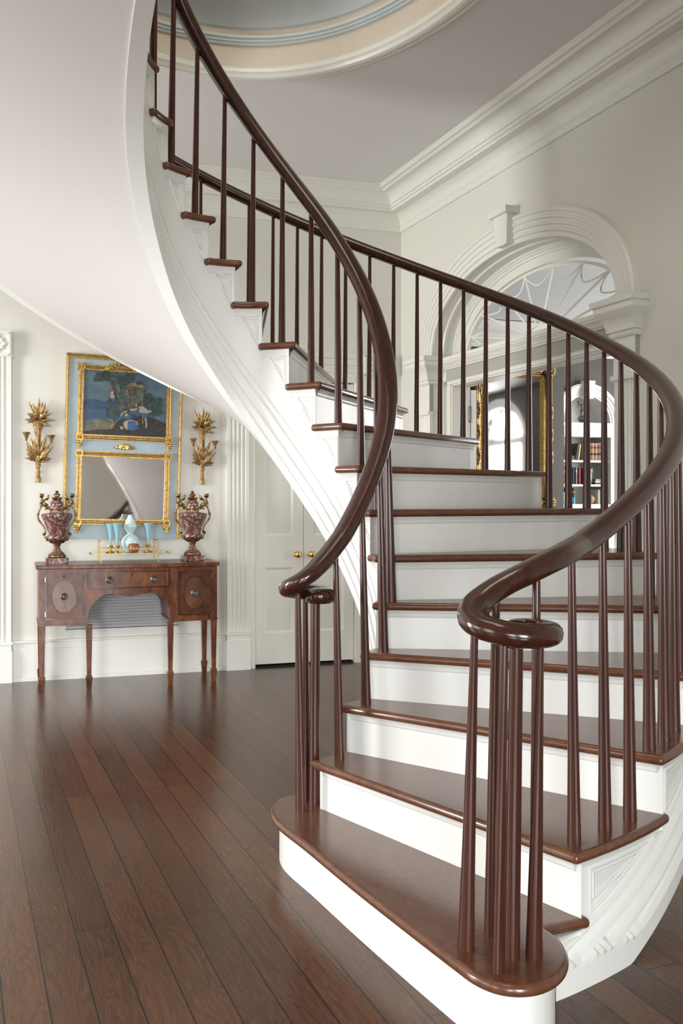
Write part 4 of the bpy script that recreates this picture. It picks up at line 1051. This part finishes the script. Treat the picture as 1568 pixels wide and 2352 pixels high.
# library ceiling, side and window walls (frame FR)
b = MB(); b.box(-6, .21, 3.3, 8.2, 5.2, 3.34); struct(b.build('ceiling', 'libceil', fr=FR, smooth=0), 'pale blue white ceiling of the library', 'ceiling')
b = MB(); b.box(8.0, .2, 0, 8.2, 5.2, 3.4); b.box(-6, .2, 0, -5.8, 5.2, 3.4); struct(b.build('wall_library_side', 'grey', fr=FR, smooth=0), 'dark grey side walls of the library', 'wall')
WC = 4.6; b = MB(); yy = 5.0
for x0, x1 in ((-6, -1.2), (.6, WC-.95), (WC+.95, 8.2)): b.box(x0, yy, 0, x1, yy+.2, 3.4)
b.box(-1.2, yy, 0, .6, yy+.2, .5); b.box(-1.2, yy, 2.9, .6, yy+.2, 3.4)
A_ = [(WC-.95*math.cos(PI*k/24), 2.45+.55*math.sin(PI*k/24)) for k in range(25)]
for y in (yy, yy+.2): b.strip([(x, y, z) for x, z in A_], [(x, y, 3.4) for x, z in A_])
struct(b.build('wall_library_window', 'grey', fr=FR, smooth=0), 'dark grey library wall with an arched garden window', 'wall')
b = MB(); rows = []
for k in range(25):
    t = PI*k/24; rows.append([(WC-r_*math.cos(t), y, 2.45+r2*math.sin(t)) for r_, r2, y in ((1.12, .72, yy), (1.12, .72, yy-.03), (1.04, .64, yy-.04), (.95, .55, yy-.02), (.95, .55, yy+.1))])
b.grid(rows)
for sg in (-1, 1):
    x0, x1 = sorted((WC+sg*.95, WC+sg*1.12)); b.box(x0, yy-.04, 0, x1, yy, 2.45)
b.box(WC-.95, yy-.02, 2.33, WC+.95, yy+.1, 2.45); b.box(WC-.04, yy+.02, 0, WC+.04, yy+.08, 2.4)
for q in (-.9, -.47, .47, .9): b.box(WC+q-.035, yy+.02, 0, WC+q+.035, yy+.08, 2.35)
b.box(WC-.95, yy+.02, 0, WC+.95, yy+.08, .8)
for k in range(1, 9):
    t = PI*k/9; b.tube([(WC-.15*math.cos(t), yy+.05, 2.45+.1*math.sin(t)), (WC-.94*math.cos(t), yy+.05, 2.45+.54*math.sin(t))], .012, 5)
struct(b.build('window_9', 'white', fr=FR, smooth=25), 'white arched garden window with a fan head, reflected in the library mirror', 'window')
window_light('library_daylight_and_fill', FR, (WC, yy+.35, 1.6), PI, 1.8, 2.7, P_LIB1)
window_light('library_daylight_and_fill', FR, (-.3, yy+.35, 1.7), PI, 1.7, 2.4, P_LIB2)  # extra area light added at an unseen opening to brighten the library
# large gilt mirror
G = thing('gilt_mirror', 'large ornate gilt framed mirror on the dark library wall beyond the arch', 'mirror', FK, (-.66, 0, 1.27))
W2, HH, fw = .475, 1.56, .135
b = MB(); b.box(-W2+.11, -.03, .11, W2-.11, -.02, HH-.11); b.build('mirror_glass', 'mirror', parent=G, smooth=0)
GP = [(0, 0), (0, -.07), (.015, -.085), (.035, -.08), (.05, -.06), (.065, -.05), (.085, -.048), (.095, -.06), (.105, -.062), (.115, -.05), (.13, -.04), (.135, -.03)]
b = MB(); rows = []
for o, y in GP: rows.append([(-W2+o, y, o), (W2-o, y, o), (W2-o, y, HH-o), (-W2+o, y, HH-o)])
b.grid(rows, cv=True); gf = b.build('gilt_frame', 'gilt', parent=G, smooth=35)
b = MB()
for i in range(75):
    z = .12+(HH-.24)*i/74
    for sx in (-1, 1): b.ball((sx*(W2-.12), -.052, z), .0075, 5)
for i in range(40):
    x = -W2+.12+(2*W2-.24)*i/39
    for z in (.12, HH-.12): b.ball((x, -.052, z), .0075, 5)
b.build('beading', 'giltbr', parent=gf, smooth=60)
for sx in (-1, 1):
    for sz in (0, 1):
        b = MB(); cz = .05 if sz == 0 else HH-.05; cx_ = sx*(W2-.05); dz = 1 if sz == 0 else -1; rr = random.Random(3)
        for k in range(16):
            a = 2*PI*k/16; b.leaf((cx_, -.085, cz), (cx_+.085*math.cos(a), -.10, cz+.085*math.sin(a)), .02, .02, n=6, lobes=2)
        b.ball((cx_, -.10, cz), .03, 8)
        for k in range(7): 
            b.ball((cx_+rr.uniform(-.05, .05), -.10, cz+rr.uniform(-.05, .05)), .016, 7)
            b.leaf((cx_, -.08, cz+dz*.05*k/2), (cx_+sx*.02*math.sin(k*2), -.09, cz+dz*(.09+.04*k)), .02-.001*k, .015, n=6, lobes=2)
            b.leaf((cx_-sx*.05*k/2, -.08, cz), (cx_-sx*(.09+.04*k), -.09, cz+.02*math.sin(k*2)), .02-.001*k, .015, n=6, lobes=2)
        b.build('corner_carving', 'bronze', parent=gf, smooth=60)
for z in (.55, .8, 1.05):
    b = MB()
    for sx in (-1, 1):
        for k in range(7):
            a = -PI/2+PI*k/6; b.leaf((sx*(W2-.03), -.08, z), (sx*(W2-.03)+.03*math.cos(a), -.09, z+.10*math.sin(a)), .02, .015, n=6, lobes=2)
    b.build('side_carving', 'bronze', parent=gf, smooth=60)
# arched bookcase
K = thing('bookcase', 'white arched built-in bookcase set in the dark library wall', 'bookcase', FK, (xc, .34, 0))
b = MB(); rows = []
for k in range(25):
    t = PI*k/24; rows.append([(-r_*math.cos(t), y, 2.25+r_*math.sin(t)) for r_, y in ((.466, 0), (.466, -.04), (.44, -.05), (.42, -.045), (.41, -.035), (.385, -.035), (.375, -.028), (.35, -.028), (.34, -.02), (.32, -.02), (.32, 0), (.315, .05))])
b.grid(rows); b.box(-.466, -.035, .9, -.32, 0, 2.25); b.box(.32, -.035, .9, .466, 0, 2.25); b.box(-.48, -.05, .0, .48, 0, 1.29)
b.hexa([(-.05, -.08, 2.53), (.05, -.08, 2.53), (.05, 0, 2.53), (-.05, 0, 2.53)], [(-.075, -.09, 2.74), (.075, -.09, 2.74), (.075, 0, 2.74), (-.075, 0, 2.74)])
b.build('arch_frame', 'white', parent=K, smooth=28)
b = MB(); b.box(-.33, .28, 0, .33, .30, 2.6); b.box(-.34, 0, 0, -.32, .3, 2.25); b.box(.32, 0, 0, .34, .3, 2.25)
rows = [[(-.325*math.cos(PI*k/16), y, 2.25+.325*math.sin(PI*k/16)) for k in range(17)] for y in (0, .3)]; b.grid(rows)
b.build('niche_back', 'white', parent=K, smooth=28)
for z0, z1, yf in ((2.085, 2.25, -.055), (1.79, 1.815, 0), (1.507, 1.532, 0), (1.25, 1.30, -.02)):
    b = MB(); b.box(-.32, yf, z0, .32, .28, z1)
    if z0 > 2: b.box(-.478, -.065, 2.215, .478, .0, 2.25); b.box(-.47, -.05, 2.14, .47, 0, 2.16)
    b.build('shelf', 'white', parent=K, smooth=0)
CL = {'tanleather': (.36, .22, .10), 'navy': (.02, .03, .07), 'greyblue': (.22, .27, .33), 'cream': (.60, .56, .48), 'claret': (.25, .03, .04), 'bookblack': (.02, .02, .022), 'green': (.06, .10, .08), 'sage': (.32, .36, .30), 'orange': (.4, .12, .05), 'stone': (.42, .40, .38), 'crystal': (.6, .66, .7), 'wicker': (.35, .22, .12), 'skyblue': (.1, .42, .7)}
for k_, c_ in CL.items(): M[k_] = plain(k_, c_, .5, var=.12, scale=40, bmp=.02)
def book(x, z, wd, h, mat, label, grp, band=None, lean=0, dep=.16, y=.05, flat=False):
    o = thing('book', label, 'book', FK, (xc+x, .34+y, z), group=grp)
    if lean: o.matrix_world = o.matrix_world @ Matrix.Rotation(lean, 4, 'Y')
    b = MB()
    if flat: b.box(-wd/2, 0, 0, wd/2, dep, h)
    else: b.prism([(-wd/2, .006), (-wd/4, .001), (0, 0), (wd/4, .001), (wd/2, .006), (wd/2, dep), (-wd/2, dep)], 0, h)
    b.build('cover', mat, parent=o, smooth=30)
    if band:
        for z0, z1, m_ in band:
            b = MB(); b.prism([(-wd/2-.0006, .006), (-wd/4, .0002), (0, -.0009), (wd/4, .0002), (wd/2+.0006, .006), (wd/2, .012), (-wd/2, .012)], h*z0, h*z1); b.build('spine_label', m_, parent=o, smooth=30)
    return o
ordn = ['first', 'second', 'third', 'fourth', 'fifth', 'sixth', 'seventh']
lb = [(.68, .8, 'claret'), (.30, .42, 'bookblack')]
for i in range(6):
    book(.032+.048*i, 1.816, .044, .205 if i < 4 else .21, 'tanleather' if i < 4 else 'green' if i == 5 else 'wicker', '%s law book from the left in the leather row on the upper shelf' % ordn[i], 'law books on the upper shelf', [(.93, .96, 'cream')]+lb)
book(-.215, 1.816, .18, .022, 'claret', 'flat claret book under the spaniel figurine', 'flat books under the figurine', flat=True, dep=.2, y=.03)
book(-.215, 1.838, .17, .03, 'bookblack', 'flat black book on top of the claret one, under the spaniel figurine', 'flat books under the figurine', flat=True, dep=.19, y=.03)
book(-.10, 1.816, .03, .2, 'bookblack', 'black book leaning beside the spaniel figurine', 'dark books by the figurine', lean=.18)
book(-.065, 1.816, .022, .19, 'cream', 'thin cream spined book beside the leaning black book', 'dark books by the figurine', lean=.14)
for i, (c_, w_, h_) in enumerate((('navy', .04, .20), ('orange', .014, .19), ('cream', .032, .19), ('greyblue', .03, .205), ('navy', .025, .2), ('greyblue', .02, .2), ('claret', .028, .195))):
    book(-.30+.042*i, 1.532, w_, h_, c_, '%s spined book, %s from the left on the middle shelf' % ({'navy': 'navy', 'orange': 'orange', 'cream': 'cream', 'greyblue': 'grey blue', 'claret': 'claret'}[c_], ordn[i]), 'books on the middle shelf', [(.7, .85, 'cream')] if i % 2 else None)
book(.022, 1.532, .026, .2, 'claret', 'leaning claret book left of the thick black book', 'books on the middle shelf', lean=.16)
bk = book(.092, 1.532, .054, .2, 'bookblack', 'thick black book with white spine lettering on the middle shelf', 'books on the middle shelf', lean=.1)
b = MB(); rr = random.Random(4)
for i in range(9): b.box(-.004-.012*rr.random(), -.0022, .02+.018*i, .004+.012*rr.random(), -.001, .033+.018*i)
b.build('spine_lettering', 'cream', parent=bk, smooth=0)
for i, c_ in enumerate(('bookblack', 'cream', 'sage')): book(.235, 1.532+.022*i, .15-.01*i, .02, c_, '%s book lying flat, %s in the stack on the middle shelf' % ({'bookblack': 'black', 'cream': 'cream', 'sage': 'sage green'}[c_], ('lowest', 'middle', 'topmost')[i]), 'flat books on the middle shelf', flat=True)
for i, (c_, w_) in enumerate((('green', .03), ('green', .03), ('bookblack', .03))): book(-.17+.034*i, 1.30, w_, .19, c_, 'dark spined book, %s from the left behind the blue tube' % ordn[i], 'dark books on the bottom shelf', [(.7, .8, 'wicker')], y=.09)
for i in range(3): book(.215+.035*i, 1.30, .03, .17, ('cream', 'sage', 'wicker')[i], '%s book, %s from the left at the right end of the bottom shelf' % (('cream', 'sage green', 'brown')[i], ordn[i]), 'pale books on the bottom shelf')
# spaniel figurine
b = MB(); b.box(-.03, -.03, 0, .035, .03, .012); b.ball((.008, 0, .045), .03, 12, 1.2, .8); b.ball((-.008, 0, .08), .023, 12, 1.5, .8); b.ball((-.018, 0, .128), .019, 12, 1, .85); b.ball((-.036, 0, .122), .010, 10)
for y in (-.018, .018): b.ball((-.008, y, .118), .011, 8, 1.8, .5)
for y in (-.012, .012): b.tube([(-.02, y, .07), (-.027, y, .012)], [.009, .007], 8); b.ball((-.03, y, .016), .009, 8, .6)
b.ball((.02, .018, .03), .018, 8); b.tube([(.035, 0, .02), (.045, 0, .04), (.04, 0, .06)], .005, 6)
o = b.build('dog_figurine', 'stone', fr=FK @ Matrix.Translation((xc-.19, .34+.10, 1.868)) @ Matrix.Scale(.95, 4), smooth=60); setp(o, 'small grey and white seated spaniel figurine on flat books on the upper shelf', 'figurine')
# bronze ewer in the arch
o_ = thing('bronze_vase', 'dark bronze vase with a tall neck in the arched niche above the shelves', 'vase', FK, (xc+.02, .34+.12, 2.25))
b = MB(); b.lathe([(.03, 0), (.035, .006), (.02, .015), (.018, .022), (.04, .04), (.047, .06), (.04, .082), (.018, .095), (.014, .12), (.016, .14), (.022, .15), (.012, .165), (.009, .20)], n=20); b.build('body', 'pewter', parent=o_, smooth=50)
b = MB()
for sx in (-1, 1):
    b.tube([(sx*.01, 0, .22), (sx*.04, 0, .235), (sx*.055, 0, .25), (sx*.05, 0, .27), (sx*.04, 0, .26)], .006, 6); b.tube([(sx*.045, 0, .235), (sx*.05, 0, .21), (sx*.04, 0, .20)], .005, 6)
b.ball((0, 0, .22), .018, 8); b.build('dragon_finial', 'pewter', parent=o_, smooth=50)
# crystal geode, rock, blue tube, wall light
b = MB(); rr = random.Random(2); rows = []
for i in range(9):
    ph = PI*i/8; rows.append([((.055*math.sin(ph)*rr.uniform(.8, 1.1)+.001)*math.cos(2*PI*k/12), .03*math.sin(ph)*math.sin(2*PI*k/12), .072-.07*math.cos(ph)*rr.uniform(.93, 1.0)) for k in range(12)])
b.grid(rows, cv=True); o = b.build('crystal_geode', 'crystal', fr=FK @ Matrix.Translation((xc-.265, .34+.05, 1.30)), smooth=0); setp(o, 'round clear crystal geode at the left of the bottom shelf', 'crystal')
b = MB(); b.lathe([(.016, 0), (.016, .075), (.016, .078), (.010, .08)], n=16); o = b.build('blue_tube', 'skyblue', fr=FK @ Matrix.Translation((xc-.14, .34+.035, 1.30)), smooth=40); setp(o, 'bright blue and white tube standing on the bottom shelf', 'container')
b = MB(); rows = []
for i in range(7):
    ph = PI*i/6; rows.append([((.062*math.sin(ph)*rr.uniform(.75, 1.1)+.001)*math.cos(2*PI*k/8), .045*math.sin(ph)*math.sin(2*PI*k/8), .055-.053*math.cos(ph)) for k in range(8)])
b.grid(rows, cv=True); o = b.build('polished_rock', 'wicker', fr=FK @ Matrix.Translation((xc+.11, .34+.08, 1.30)), smooth=0); setp(o, 'angular brown rock in the middle of the bottom shelf', 'rock')
